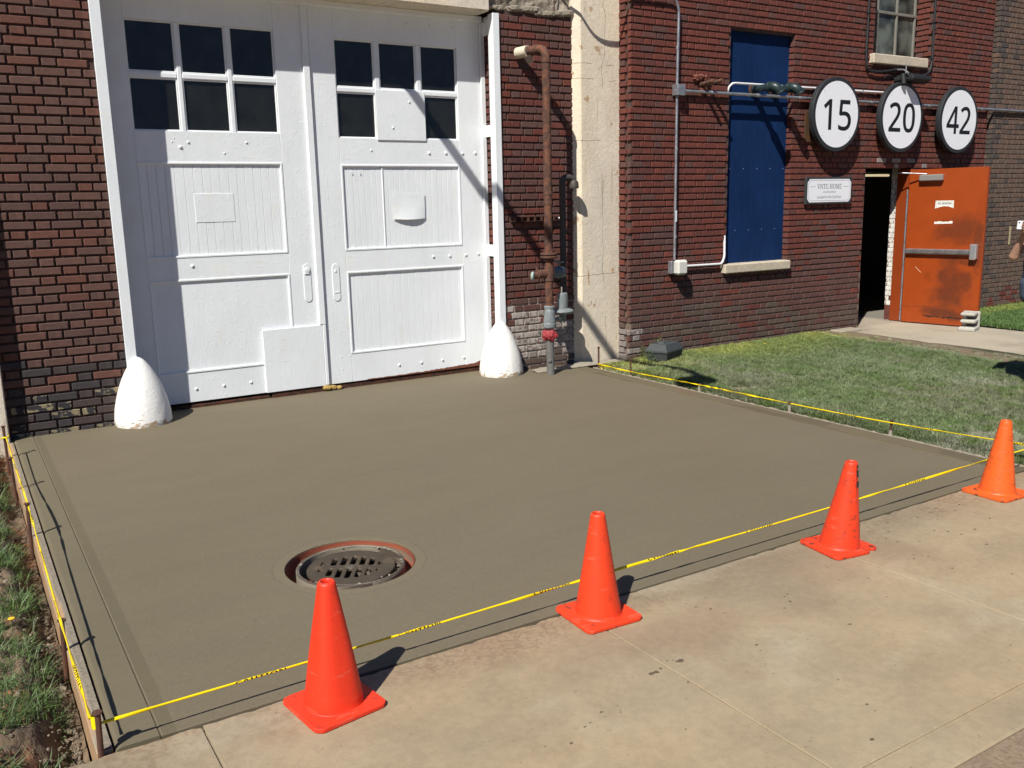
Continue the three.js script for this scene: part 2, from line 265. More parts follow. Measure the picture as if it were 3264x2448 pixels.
M.galv = mat([0.62, 0.63, 0.65], 0.42, { map: T.galv, metalness: 0.7 });
M.blue = new THREE.MeshPhysicalMaterial({ color: 0xffffff, roughness: 0.8, specularIntensity: 0.25, map: T.blue, bumpMap: T.paintB, bumpScale: 0.001 });
M.greenPipe = mat([0.16, 0.25, 0.26], 0.4, { map: T.steelpipe });
M.regGrey = mat([0.21, 0.235, 0.235], 0.4, { map: T.brick });
M.black = mat([0.018, 0.019, 0.02], 0.6);
T.iron = tileTex(512, 0.5, (x, y) => { const n = fbm(x * 22, y * 22, 5), m = fbm(x * 9 + 4, y * 9, 4); return mix3(mix3([0.075, 0.064, 0.05], [0.115, 0.1, 0.08], n), [0.22, 0.19, 0.14], sstep(0.60, 0.70, m) * 0.5); });
M.iron = mat([1, 1, 1], 0.7, { map: T.iron, metalness: 0.25, bumpMap: T.brickB, bumpScale: 0.001 });

// ---------------------------------------------------------------- ground, slab, pavement, path
{
  const g = struct('ground', 'bare brown earth');
  const pl = new THREE.PlaneGeometry(400, 400).rotateX(-Math.PI / 2); pl.translate(0, -0.6, 0);
  part('earth', uvM(pl), M.dirt, g);
}
const HOLE = [1.50, 3.86, 0.315];
{
  const s = struct('concrete_slab', 'freshly troweled grey brown concrete slab');
  const shift = g => { const uv = g.attributes.uv; for (let i = 0; i < uv.count; i++) uv.setX(i, uv.getX(i) - 0.2); return g; };
  // left margin strip with a rounded outer edge
  const prof = [[0.2705, -0.3], [0.2705, -0.022]]; for (let k = 1; k <= 6; k++) { const a = k / 6 * Math.PI / 2; prof.push([0.2705 + 0.022 * (1 - Math.cos(a)), -0.022 + 0.022 * Math.sin(a)]); }
  prof.push([0.409, 0], [0.4105, -0.003], [0.4105, -0.3]);
  const sh = new THREE.Shape(prof.map(p => new THREE.Vector2(...p)));
  const strip = new THREE.ExtrudeGeometry(sh, { depth: 4.89, bevelEnabled: false, steps: 1 });
  part('margin', shift(uvM(strip)), M.slab, s);
  const fs = new THREE.Shape(); fs.moveTo(0.4155, -4.892); fs.lineTo(5.4475, -4.892); fs.lineTo(5.4475, 0.30); fs.lineTo(0.4155, 0.30); fs.closePath();
  const h = new THREE.Path(); h.absarc(HOLE[0], -HOLE[1], HOLE[2], 0, Math.PI * 2, true); fs.holes.push(h);
  const fg = new THREE.ExtrudeGeometry(fs, { depth: 0.29, bevelEnabled: true, bevelThickness: 0.003, bevelSize: 0.003, bevelOffset: -0.003, bevelSegments: 1, curveSegments: 64 });
  fg.rotateX(-Math.PI / 2); fg.translate(0, -0.293, 0);
  part('field', shift(uvM(fg)), M.slab, s);
  part('margin', shift(bb(5.4525, 5.625, -0.3, 0, 0.0, 4.89, 0.006)), M.slab, s);
  part('groove_bed', shift(bb(0.405, 0.42, -0.2, -0.0045, 0, 4.888, 0.001)), M.slab, s);
  part('groove_bed', shift(bb(5.44, 5.46, -0.2, -0.0028, 0, 4.888, 0.001)), M.slab, s);
  // ragged wet fillet where the slab meets the right lawn
  const T2 = []; const r = RNG(5); let pz = 0.35, pw = 0.02, ph = 0.01;
  for (let z = 0.4; z < 4.9; z += 0.035) { const w = 0.012 + 0.022 * r(), hgt = 0.004 + 0.012 * r(); quad(T2, [5.622, 0.001, pz], [5.622, 0.001, z], [5.632, hgt, z], [5.632, ph, pz]); quad(T2, [5.632, ph, pz], [5.632, hgt, z], [5.635 + w, -0.03, z], [5.635 + pw, -0.03, pz]); pz = z; pw = w; ph = hgt; }
  part('edge_lip', flat(T2), M.slabCrust = mat([0.25, 0.21, 0.155], 0.9, { map: T.mortar, bumpMap: T.concB, bumpScale: 0.006 }), s);
}
{
  const s = struct('pavement', 'old tan concrete pavement');
  const xs = [-9, -5.45, -3.95, -2.45, -0.95, 0.543, 2.098, 3.54, 5.02, 6.5, 8, 9.5, 14];
  const sh = g => { const uv = g.attributes.uv; for (let i = 0; i < uv.count; i++) uv.setXY(i, uv.getX(i) + 0.4, uv.getY(i) - 4.88); return g; };
  for (let i = 0; i + 1 < xs.length; i++) {
    // the back edge is chipped where it meets the slab
    const sp = new THREE.Shape(), x0 = xs[i] + 0.003, x1 = xs[i + 1] - 0.003; sp.moveTo(x0, -6.274); sp.lineTo(x1, -6.274);
    const r = RNG(100 + i); for (let x = x1; x > x0; x -= 0.03) sp.lineTo(x, -(4.899 + 0.006 * r() + (r() > 0.9 ? 0.012 * r() : 0))); sp.lineTo(x0, -4.9); sp.closePath();
    const g = new THREE.ExtrudeGeometry(sp, { depth: 0.29, bevelEnabled: true, bevelThickness: 0.003, bevelSize: 0.003, bevelOffset: -0.003, bevelSegments: 1 }); g.rotateX(-Math.PI / 2); g.translate(0, -0.298, 0);
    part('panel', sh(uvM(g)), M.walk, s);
  }
  part('kerb', sh(bb(-9, 14, -0.3, -0.006, 6.287, 6.425, 0.006)), M.walk, s);
  part('joint_bed', sh(bb(-9, 14, -0.3, -0.0125, 4.93, 6.42, 0.001)), M.walk, s);
  const rd = struct('road', 'grey brown gutter and road');
  part('surface', uvM(bb(-60, 80, -0.4, -0.012, 6.428, 40, 0.002)), mat([0.26, 0.185, 0.12], 0.9, { map: T.mortar, bumpMap: T.concB, bumpScale: 0.003 }), rd);
}
// rolling right lawn bed, left dug earth
function heightfield(x0, x1, z0, z1, d, fn, colour) {
  const nx = Math.round((x1 - x0) / d), nz = Math.round((z1 - z0) / d), g = new THREE.PlaneGeometry(x1 - x0, z1 - z0, nx, nz).rotateX(-Math.PI / 2);
  g.translate((x0 + x1) / 2, 0, (z0 + z1) / 2); const p = g.attributes.position, uv = g.attributes.uv, col = colour && new Float32Array(p.count * 3);
  for (let i = 0; i < p.count; i++) { const x = p.getX(i), z = p.getZ(i); p.setY(i, fn(x, z)); uv.setXY(i, x, z); if (col) col.set(colour(x, z), i * 3); }
  if (col) g.setAttribute('color', new THREE.BufferAttribute(col, 3));
  g.computeVertexNormals(); return g;
}
const pathEdge = z => 9.42 + 0.10 * Math.sin(z * 1.3) + 0.08 * (fbm(z * 1.7, 3, 3) - 0.5) - (z < 0.8 ? (0.8 - z) * -0.25 : 0);
const lawnY = (x, z) => { const e = sstep(5.64, 5.86, x); return -0.05 + e * 0.055 + 0.03 * (fbm(x * 1.5, z * 1.5, 3) - 0.5) + 0.02 * (fbm(x * 9, z * 9, 3) - 0.5) * (1.3 - e) + 0.02 * sstep(8, 9, x); };
const bare = (x, z) => { if (x > 11) return 0;   // where soil shows through the lawn
  const edge = sstep(0.24, 0.04, x - 5.62 + 0.16 * (fbm(z * 3, x * 3, 3) - 0.5)) * sstep(2.6, 1.7, z + 0.4 * (fbm(z * 4, 9, 2) - 0.5));
  const patch = Math.max(sstep(0.16, 0.08, Math.hypot((x - 6.03) * 0.9, z - 2.05)), sstep(0.11, 0.06, Math.hypot(x - 6.8, (z - 2.05) * 1.1)), sstep(0.09, 0.05, Math.hypot(x - 7.0, z - 1.35)));
  const strip = sstep(0.34, 0.16, Math.abs(x - (pathEdge(z) - 0.2)) + 0.18 * (fbm(x * 5, z * 5, 3) - 0.5)) * (z < 4.8 ? 1 : 0);
  const corner = sstep(0.5, 0.25, Math.hypot(x - 6.0, z - 0.45)) * 0.8;
  return clamp(Math.max(edge, patch, strip, corner) + 0.25 * (fbm(x * 12, z * 12, 3) - 0.5));
};
{
  const g = struct('lawn_soil', 'earth under the lawn');
  const m = new THREE.MeshStandardMaterial({ vertexColors: true, roughness: 1, map: T.mortar, bumpMap: T.concB, bumpScale: 0.012 });
  part('soil', heightfield(5.63, 9.6, 0.1, 4.92, 0.03, lawnY, (x, z) => mix3([0.045, 0.05, 0.022], [0.20, 0.145, 0.09], bare(x, z))), m, g);
  part('soil', heightfield(11.22, 18, 0.3, 4.92, 0.08, (x, z) => 0.03 + 0.03 * fbm(x, z, 3), () => [0.05, 0.06, 0.025]), m, g);
}
{
  const s = struct('garden_path', 'pale concrete path to the doorway');
  const sp = new THREE.Shape(); const L = []; for (let z = 0.27; z <= 4.9; z += 0.1) L.push([pathEdge(z), z]);
  sp.moveTo(11.24, -0.27); sp.lineTo(11.24, -4.89); for (const [x, z] of L.reverse()) sp.lineTo(x, -z); sp.closePath();
  const g = new THREE.ExtrudeGeometry(sp, { depth: 0.2, bevelEnabled: true, bevelThickness: 0.006, bevelSize: 0.006, bevelOffset: -0.006, bevelSegments: 1 }); g.rotateX(-Math.PI / 2); g.translate(0, -0.188, 0);
  part('paving', uvM(g), mat([0.40, 0.345, 0.255], 0.9, { map: T.mortar2 = tileTex(1024, 2.6, (x, y) => { const s = 0.72 + 0.45 * fbm(x * 2.4, y * 2.4, 5) + 0.16 * (fbm(x * 40, y * 40, 3) - 0.5); const k = sstep(0.6, 0.72, fbm(x * 3 + 9, y * 2.2, 4)) * 0.35; return mix3([s, s, s], [s * 0.6, s * 0.55, s * 0.5], k); }), bumpMap: T.concB, bumpScale: 0.003 }), s);
  part('threshold', uvM(bb(10.0, 11.0, -0.2, 0.022, -1.6, 0.262, 0.008)), mat([0.34, 0.29, 0.22], 0.9, { map: T.mortar2, bumpMap: T.concB, bumpScale: 0.003 }), s);
}
const dirtY = (x, z) => {
  const t = 0.205 - x, trench = sstep(0.03, 0.11 + 0.09 * fbm(z * 3, 4, 2), t);
  let y = lerp(-0.13, -0.015, trench) + 0.07 * (fbm(x * 6, z * 6, 4) - 0.5) + 0.06 * (fbm(x * 20, z * 20, 3) - 0.5) + 0.025 * (fbm(x * 60, z * 60, 3) - 0.5);
  y -= 0.16 * Math.exp(-((x - 0.12) ** 2 / 0.012 + (z - 4.78) ** 2 / 0.02)); return y;
};
{
  const g = struct('dug_earth', 'dug brown soil with clods');
  const m = new THREE.MeshStandardMaterial({ vertexColors: true, roughness: 1, map: T.mortar, bumpMap: T.concB, bumpScale: 0.01 });
  part('soil', heightfield(-1.3, 0.212, -0.6, 4.915, 0.013, dirtY, (x, z) => { const k = fbm(x * 5, z * 5, 4), r = sstep(0.55, 0.7, fbm(x * 7 + 20, z * 7, 3)); return mix3(mix3([0.10, 0.068, 0.042], [0.21, 0.15, 0.095], k), [0.24, 0.115, 0.06], r); }), m, g);
  part('soil', heightfield(-9, -1.29, -0.6, 4.915, 0.2, (x, z) => -0.02 + 0.05 * (fbm(x, z, 3) - 0.5), () => [0.08, 0.075, 0.04]), m, g);
}
// ---------------------------------------------------------------- brickwork
// one brick, front face at z = 0 looking to +z, bevelled and a little worn, w by h by d
function brickGeo(w, h, d, seed) {
  const r = RNG(seed), j = () => (r() - 0.5) * 0.0045, b = 0.004, W = w / 2, H = h / 2, T = [];
  const c = [[-1, -1], [-0.1 + 0.4 * r(), -1], [1, -1], [1, 0.1], [1, 1], [0.2 - 0.4 * r(), 1], [-1, 1], [-1, -0.1]];
  const F = c.map(([a, e]) => [a * (W - b) + j(), e * (H - b) + j(), 0.0006 * (r() - 0.5)]), Mi = c.map(([a, e]) => [a * W + j() * 0.5, e * H + j() * 0.5, -b]), B = c.map(([a, e]) => [a * W, e * H, -d]);
  for (let k = 1; k < 7; k++) T.push(F[0], F[k], F[k + 1]);
  for (let k = 0; k < 8; k++) { const n = (k + 1) % 8; quad(T, Mi[k], Mi[n], F[n], F[k]); quad(T, B[k], B[n], Mi[n], Mi[k]); }
  return uvM(flat(T), r() * 3, r() * 3);
}
const BL = {};
function brickLib(len, h) { const k = len + '_' + h; return BL[k] = BL[k] || [0, 1, 2, 3].map(i => brickGeo(len, h, 0.05, 17 * i + Math.round(len * 1000))); }
// list of bricks of a Flemish bond on a rectangle, cut at openings
function bond(o) {
  const out = [], per = o.S + o.H + 2 * o.j, rows = Math.ceil((o.y1 - o.y0) / o.c);
  for (let r = 0; r < rows; r++) {
    const cy = o.y0 + (r + 0.5) * o.c + (rnd() - 0.5) * 0.002; if (cy + o.c / 2 > o.y1 + 0.02) continue;
    const off = (r % 2 ? (o.S + o.H) / 2 + o.j : 0) + (o.ph || 0) + rr(-0.012, 0.012);
    for (let k = -2; ; k++) {
      const s0 = o.x0 + off + k * per - per; if (s0 > o.x1) break;
      for (const [a, L, t] of [[s0, o.S, 0], [s0 + o.S + o.j, o.H, 1]]) {
        const jit = rr(-0.003, 0.003); let segs = [[Math.max(a + jit, o.x0), Math.min(a + L + jit, o.x1)]];
        for (const q of o.holes || []) if (cy > q[2] - 0.02 && cy < q[3] + 0.02) segs = segs.flatMap(([p, e]) => e <= q[0] || p >= q[1] ? [[p, e]] : [[p, Math.min(e, q[0])], [Math.max(p, q[1]), e]].filter(v => v[1] > v[0]));
        for (const [p, e] of segs) if (e - p > 0.028) out.push({ x: (p + e) / 2, y: cy, w: e - p, t: (e - p) > 0.13 ? 0 : 1, row: r });
      }
    }
  }
  return out;
}
// parent > brick meshes (the largest in view), the rest joined
function layBricks(parent, list, S, H, h, place, tone, limit = 300) {
  const cam = camera.position, v = new THREE.Vector3();
  for (const b of list) { place(b, v); b.d = v.distanceTo(cam) / Math.sqrt(b.w); b.p = v.clone(); b.tone = tone(b); b.ang = b.rot || 0; }
  list.sort((a, b) => a.d - b.d);
  const rest = [];
  list.forEach((b, i) => {
    const L = b.t ? H : S, g = brickLib(L, h)[Math.floor(rnd() * 4)], tw = rr(-0.006, 0.006), dz = rr(-0.002, 0.0025);
    const o = new THREE.Mesh(g, b.tone.m); o.name = 'brick'; o.scale.x = b.w / L; o.position.copy(b.p); o.rotation.set(rr(-0.02, 0.02), b.ang + rr(-0.008, 0.008), tw);
    o.position.x += Math.sin(b.ang) * dz; o.position.z += Math.cos(b.ang) * dz;
    if (i < limit) parent.add(o); else { o.updateMatrix(); rest.push(paintG(g.clone().applyMatrix4(o.matrix), b.tone.c)); }
  });
  if (rest.length) { const m = part('brickwork', mergeGeometries(rest), M.brickV, parent); m.userData.kind = 'stuff'; }
}
function tones(list) { return list.map(c => ({ c, m: M.brickTone(c) })); }
const pick = (a, r = rnd) => a[Math.floor(r() * a.length)];
const tLeft = tones([[0.1240, 0.0540, 0.0386], [0.1189, 0.0547, 0.0404], [0.1314, 0.0540, 0.0374], [0.1130, 0.0566, 0.0428], [0.1263, 0.0618, 0.0458], [0.1057, 0.0540, 0.0428], [0.1409, 0.0540, 0.0356], [0.1291, 0.0644, 0.0476]]);
const tSoot = tones([[0.052, 0.040, 0.038], [0.044, 0.037, 0.038], [0.062, 0.042, 0.038]]);
const tRed = tones([[0.1425, 0.0361, 0.0234], [0.1521, 0.0387, 0.0242], [0.1347, 0.0353, 0.0242], [0.1597, 0.0413, 0.0258], [0.1290, 0.0361, 0.0258], [0.1405, 0.0387, 0.0266], [0.1194, 0.0370, 0.0274]]);
const tPurple = tones([[0.1114, 0.0480, 0.0393], [0.1181, 0.0495, 0.0393], [0.1047, 0.0480, 0.0408], [0.1232, 0.0480, 0.0371], [0.1114, 0.0541, 0.0452]]);
const tGreyLow = tones([[0.1075, 0.0713, 0.0556], [0.1165, 0.0734, 0.0556], [0.0986, 0.0648, 0.0525], [0.1142, 0.0799, 0.0609]]);
const tBrown = tones([[0.1382, 0.0906, 0.0640], [0.1296, 0.0855, 0.0620], [0.1469, 0.0927, 0.0650], [0.1188, 0.0803, 0.0610], [0.1404, 0.0845, 0.0600]]);
const tDarkB = tones([[0.075, 0.058, 0.050], [0.088, 0.065, 0.053]]);
const LIME = { c: [0.15, 0.12, 0.075], m: M.lime }, PALE = { c: [0.26, 0.22, 0.20], m: M.pale };

// pier left of the big doors
{
  const t = thing('brick_pier', 'dark red brick pier with a sooty, lime stained foot beside a white door post', 'brick wall');
  part('mortar', [bb(0.2, 1.16, -0.2, 3.9, -0.5, -0.015, 0.001)], M.mortarRed, t);
  layBricks(t, bond({ x0: 0.2, x1: 1.142, y0: -0.03, y1: 3.75, S: 0.205, H: 0.096, j: 0.0155, c: 0.0705, ph: 0.02 }), 0.205, 0.096, 0.0545, (b, v) => v.set(b.x, b.y, 0), b => {
    const n = fbm(b.x * 3, b.y * 5, 2);
    if (b.y < 0.34) return rnd() < 0.42 * sstep(0.36, 0.15, b.y) + 0.1 ? LIME : pick(tSoot);
    if (b.y < 0.75 && rnd() < 0.65 * sstep(0.8, 0.4, b.y)) return pick(tSoot);
    return tLeft[clamp(Math.floor((n * 0.5 + rnd() * 0.75) * 8), 0, 7)];
  });
}
// pier between the doors and the cream column, with its return beside the door frame
{
  const t = thing('brick_pier', 'purple red brick pier behind the rusty gas riser, whitened at its foot', 'brick wall');
  part('mortar', [bb(4.776, 5.66, 0.745, 3.56, -0.6, -0.014, 0.001)], M.mortarRight, t);
  part('limed_mortar', [bb(4.776, 5.66, -0.2, 0.744, -0.6, -0.012, 0.001)], M.mortarLime, t);
  const L = bond({ x0: 4.762, x1: 5.645, y0: -0.02, y1: 3.55, S: 0.197, H: 0.095, j: 0.0155, c: 0.0705, ph: 0.09, holes: [[5.0, 5.14, 3.06, 3.2]] });
  for (let r = 0; r < 50; r++) for (const [z, w] of r % 2 ? [[-0.155, 0.1], [-0.27, 0.1]] : [[-0.105, 0.098], [-0.22, 0.1]]) L.push({ x: 4.762, y: -0.02 + (r + 0.5) * 0.0705, w, t: 1, row: r, zz: z, rot: -Math.PI / 2 });
  layBricks(t, L, 0.197, 0.095, 0.0545, (b, v) => b.rot ? v.set(4.762, b.y, b.zz) : v.set(b.x, b.y, 0), b => {
    const w = sstep(0.70, 0.34, b.y) * sstep(0.02, 0.2, b.y);
    if (!b.rot && rnd() < w) return PALE;
    if (b.y < 0.2) return pick(tGreyLow);
    return rnd() < 0.35 ? pick(tRed) : pick(tPurple);
  });
}
// right hand building
const ZR = 0.25;
{
  const t = thing('brick_wall', 'tall red brick wall with a blocked blue window, round number signs and an open doorway', 'brick wall');
  const holes = [[7.61, 8.635, 0.97, 3.525], [10.06, 11.29, 3.43, 5], [10.03, 10.97, -0.1, 2.065]];
  const mw = [bb(6.225, 7.63, 0.75, 5, -0.35, ZR - 0.015, 0.001), bb(7.63, 8.648, 0.75, 0.95, -0.35, ZR - 0.015, 0.001), bb(7.63, 8.615, 3.545, 5, -0.35, ZR - 0.015, 0.001), bb(8.648, 10.05, 0.75, 5, -0.04, ZR - 0.015, 0.001), bb(10.05, 10.95, 2.085, 3.41, -0.04, ZR - 0.015, 0.001), bb(10.985, 11.31, 0.75, 3.41, -0.04, ZR - 0.015, 0.001), bb(11.31, 12.60, 0.75, 5, -0.04, ZR - 0.015, 0.001), bb(12.60, 12.74, -0.2, 5, -0.04, 0.06, 0.001)];
  part('mortar', mw, M.mortarRight, t);
  part('repointed_mortar', [bb(6.225, 10.05, -0.2, 0.749, -0.04, ZR - 0.012, 0.001), bb(10.985, 12.60, -0.2, 0.749, -0.04, ZR - 0.012, 0.001)], M.mortarLow, t);
  const o = { S: 0.185, H: 0.089, j: 0.0135, c: 0.0685 };
  const L = bond({ x0: 6.2, x1: 12.62, y0: 0.0, y1: 4.6, ...o, holes });
  const rows = Math.ceil(4.6 / o.c);
  for (let r = 0; r < rows; r++) {
    const y = (r + 0.5) * o.c;
    for (const [z, w] of r % 2 ? [[0.105, 0.085]] : [[0.135, 0.09], [0.075, 0.03]]) L.push({ x: 6.2, y, w, t: 1, row: r, rot: -Math.PI / 2, zz: z });
    if (y > 3.43) { for (const [z, w] of r % 2 ? [[0.14, 0.1], [0.03, 0.1]] : [[0.1, 0.1], [0.0, 0.085]]) L.push({ x: 11.29, y, w, t: 1, rot: -Math.PI / 2, zz: z }); }
    if (y < 2.06 && false) L.push({});
    if (y > 0.98 && y < 3.52) L.push({ x: 8.635, y, w: 0.075, t: 1, rot: -Math.PI / 2, zz: 0.208 });
  }
  layBricks(t, L, o.S, o.H, 0.0535, (b, v) => b.rot ? v.set(b.x, b.y, b.zz) : v.set(b.x, b.y, ZR), b => {
    const n = fbm(b.x * 1.3, b.y * 2.2, 3);
    if (!b.rot && b.x > 10.3 && b.x < 11.35 && b.y > 2.06 && b.y < 2.2 && rnd() < 0.4) return PALE;
    if (b.x < 6.36 && b.y < 0.36 && rnd() < 0.8) return PALE;
    if (rnd() < 0.75 * sstep(0.55, 0.12, b.y + 0.5 * (n - 0.5))) return pick(tGreyLow);
    const lowmix = sstep(1.5, 0.5, b.y + (n - 0.5) * 0.8);
    if (rnd() < 0.15 + lowmix * 0.8) return pick(tPurple);
    return pick(tRed);
  });
}
// brown neighbour standing a little forward
{
  const t = thing('brown_brick_wall', 'weathered brown brick wall behind the open orange door', 'brick wall');
  part('mortar', [bb(12.745, 20, -0.2, 5, -0.04, 0.252, 0.001)], M.mortarTan, t);
  part('paint_mark', bb(13.385, 13.42, 0.96, 1.225, 0.258, 0.268, 0.002), mat([0.42, 0.36, 0.2], 0.8, { map: T.mortar }), t);
  const o = { S: 0.188, H: 0.092, j: 0.011, c: 0.0685 };
  const L = bond({ x0: 12.73, x1: 16.2, y0: 0.0, y1: 4.7, ...o, ph: 0.07 });
  for (let r = 0; r < 68; r++) L.push({ x: 12.72, y: (r + 0.5) * o.c, w: 0.1, t: 1, rot: -Math.PI / 2, zz: 0.2 });
  layBricks(t, L, o.S, o.H, 0.0565, (b, v) => b.rot ? v.set(12.732, b.y, b.zz) : v.set(b.x, b.y, 0.26), b => (b.x < 12.9 && rnd() < 0.75) || rnd() < 0.07 ? pick(tDarkB) : b.y < 0.35 && rnd() < 0.3 ? pick(tRed) : pick(tBrown));
}
// cream columns and broken beam
function rough(x0, x1, y0, y1, z, d, amp, f, seed) {   // uneven upright sheet looking to +z
  const nx = Math.max(2, Math.round((x1 - x0) / d)), ny = Math.max(2, Math.round((y1 - y0) / d)), g = new THREE.PlaneGeometry(x1 - x0, y1 - y0, nx, ny); g.translate((x0 + x1) / 2, (y0 + y1) / 2, z);
  const p = g.attributes.position, uv = g.attributes.uv; for (let i = 0; i < p.count; i++) { const x = p.getX(i), y = p.getY(i); p.setZ(i, z + amp * (fbm(x * f + seed, y * f, 5) - 0.5) * 2); uv.setXY(i, x, y); } g.computeVertexNormals(); return g.toNonIndexed();
}
{
  const t = thing('concrete_column', 'cream painted concrete column with cracks and stains between the two brick walls', 'column');
  const sp = new THREE.Shape([[5.638, -0.4], [6.23, -0.4], [6.23, 0.058], [5.716, 0.058], [5.704, 0.052], [5.638, -0.004]].map(p => new THREE.Vector2(p[0], -p[1])));
  const g = new THREE.ExtrudeGeometry(sp, { depth: 5.2, bevelEnabled: false }); g.rotateX(-Math.PI / 2); g.translate(0, -0.2, 0);
  part('shaft', uvM(g), M.cream, t);
  part('footing', [rough(5.0, 6.2, -0.06, 0.06, 0.0, 0.02, 0.0, 5, 1).rotateX(-Math.PI / 2).translate(0, 0.012, 0.19)].map(q => { const p = q.attributes.position; for (let i = 0; i < p.count; i++) p.setY(i, 0.004 + 0.05 * sstep(0.3, 0.06, p.getZ(i)) * fbm(p.getX(i) * 6, p.getZ(i) * 6, 4)); return q; }), M.concPale, t);
}
{
  const t = thing('concrete_column', 'stained concrete column casting its shade onto the sooty brick pier', 'column');
  part('shaft', uvM(bb(-0.6, 0.248, -0.3, 5, -0.4, 0.1, 0.008)), M.cream, t);
}
{
  const t = thing('concrete_beam', 'cream concrete beam over the white doors, its right end broken away to rough grey', 'beam');
  part('lintel', [bb(0.249, 4.66, 3.505, 4.6, -0.5, 0.04, 0.012)], M.cream, t);
  const nx = 50, g = [rough(4.655, 5.64, 3.56, 4.2, -0.03, 0.012, 0.05, 7, 3)];
  part('broken_face', g, M.concRough, t);
  part('stub', [bb(4.66, 5.637, 3.56, 4.6, -0.5, -0.07, 0.02)], M.concRough, t);
  const rg = RNG(8), chunks = []; for (let i = 0; i < 26; i++) { const s = rr(0.02, 0.06); const q = new THREE.DodecahedronGeometry(s, 0); const p = q.attributes.position; for (let k = 0; k < p.count; k++) p.setXYZ(k, p.getX(k) * 1.5, p.getY(k) * 0.6, p.getZ(k) * 0.7); q.computeVertexNormals(); q.translate(lerp(4.7, 5.62, (i + rg()) / 26), 3.545 + 0.03 * rg(), -0.03 + 0.03 * rg()); chunks.push(uvM(q)); }
  part('rubble', chunks, M.concRough, t);
  part('reinforcing_bar', tube([[5.42, 3.56, 0.01], [5.43, 3.8, 0.012], [5.42, 4.1, 0.01]], 0.006, { k: 6 }), M.rustDark, t);
}
// upper wall above the bays, and the dark room behind the doors
{
  const t = thing('room_shell', 'dark room behind the white doors', 'building');
  part('interior_wall', [bb(0.1, 5.75, -0.25, 4.9, -4.2, -4.0), bb(0.0, 0.2, -0.25, 4.9, -4.0, -0.5), bb(5.66, 5.8, -0.25, 4.9, -4.0, -0.6)], M.interior, t);
  part('ceiling', [bb(0.1, 5.75, 4.5, 4.7, -4.0, -0.5)], M.interior, t);
  part('interior_floor', [bb(0.2, 5.7, -0.3, -0.02, -4.0, -0.28)], M.interior, t);
}
{
  const t = thing('entrance_hall', 'dark entrance hall seen through the open doorway', 'building');
  part('interior_wall', [bb(9.2, 9.4, -0.2, 4.9, -3.2, -0.042), bb(14.4, 14.6, -0.2, 4.9, -3.2, -0.042), bb(9.2, 14.6, -0.2, 4.9, -3.4, -3.2)], M.interior, t);
  part('ceiling', [bb(9.4, 14.4, 2.5, 2.7, -3.2, -0.07)], M.interior, t);
  part('upper_ceiling', [bb(9.4, 14.4, 4.7, 4.9, -3.2, -0.042)], M.interior, t);
  part('interior_floor', [bb(9.4, 14.4, -0.2, 0.012, -3.2, -0.042)], mat([0.2, 0.18, 0.15], 0.8), t);
}
{
  const t = thing('strip_lamp', 'lit fluorescent strip lamp inside the dark doorway', 'lamp');
  part('housing', bb(11.95, 13.1, 2.052, 2.09, -1.68, -1.54, 0.004), mat([0.7, 0.7, 0.68], 0.5), t);
  part('tube', tube([[11.97, 2.032, -1.61], [13.08, 2.032, -1.61]], 0.017), mat([0.9, 0.85, 0.7], 0.5, { emissive: lin(1, 0.82, 0.5), emissiveIntensity: 0.5 }), t);
  part('stem', [tube([[12.2, 2.09, -1.61], [12.2, 2.5, -1.61]], 0.006), tube([[12.9, 2.09, -1.61], [12.9, 2.5, -1.61]], 0.006)], M.black, t);
  const l = new THREE.RectAreaLight(lin(1, 0.84, 0.55), 0.4, 1.1, 0.03); l.position.set(12.52, 2.012, -1.61); l.lookAt(12.52, 0, -1.61); l.name = 'lamp_light'; t.add(l);
}
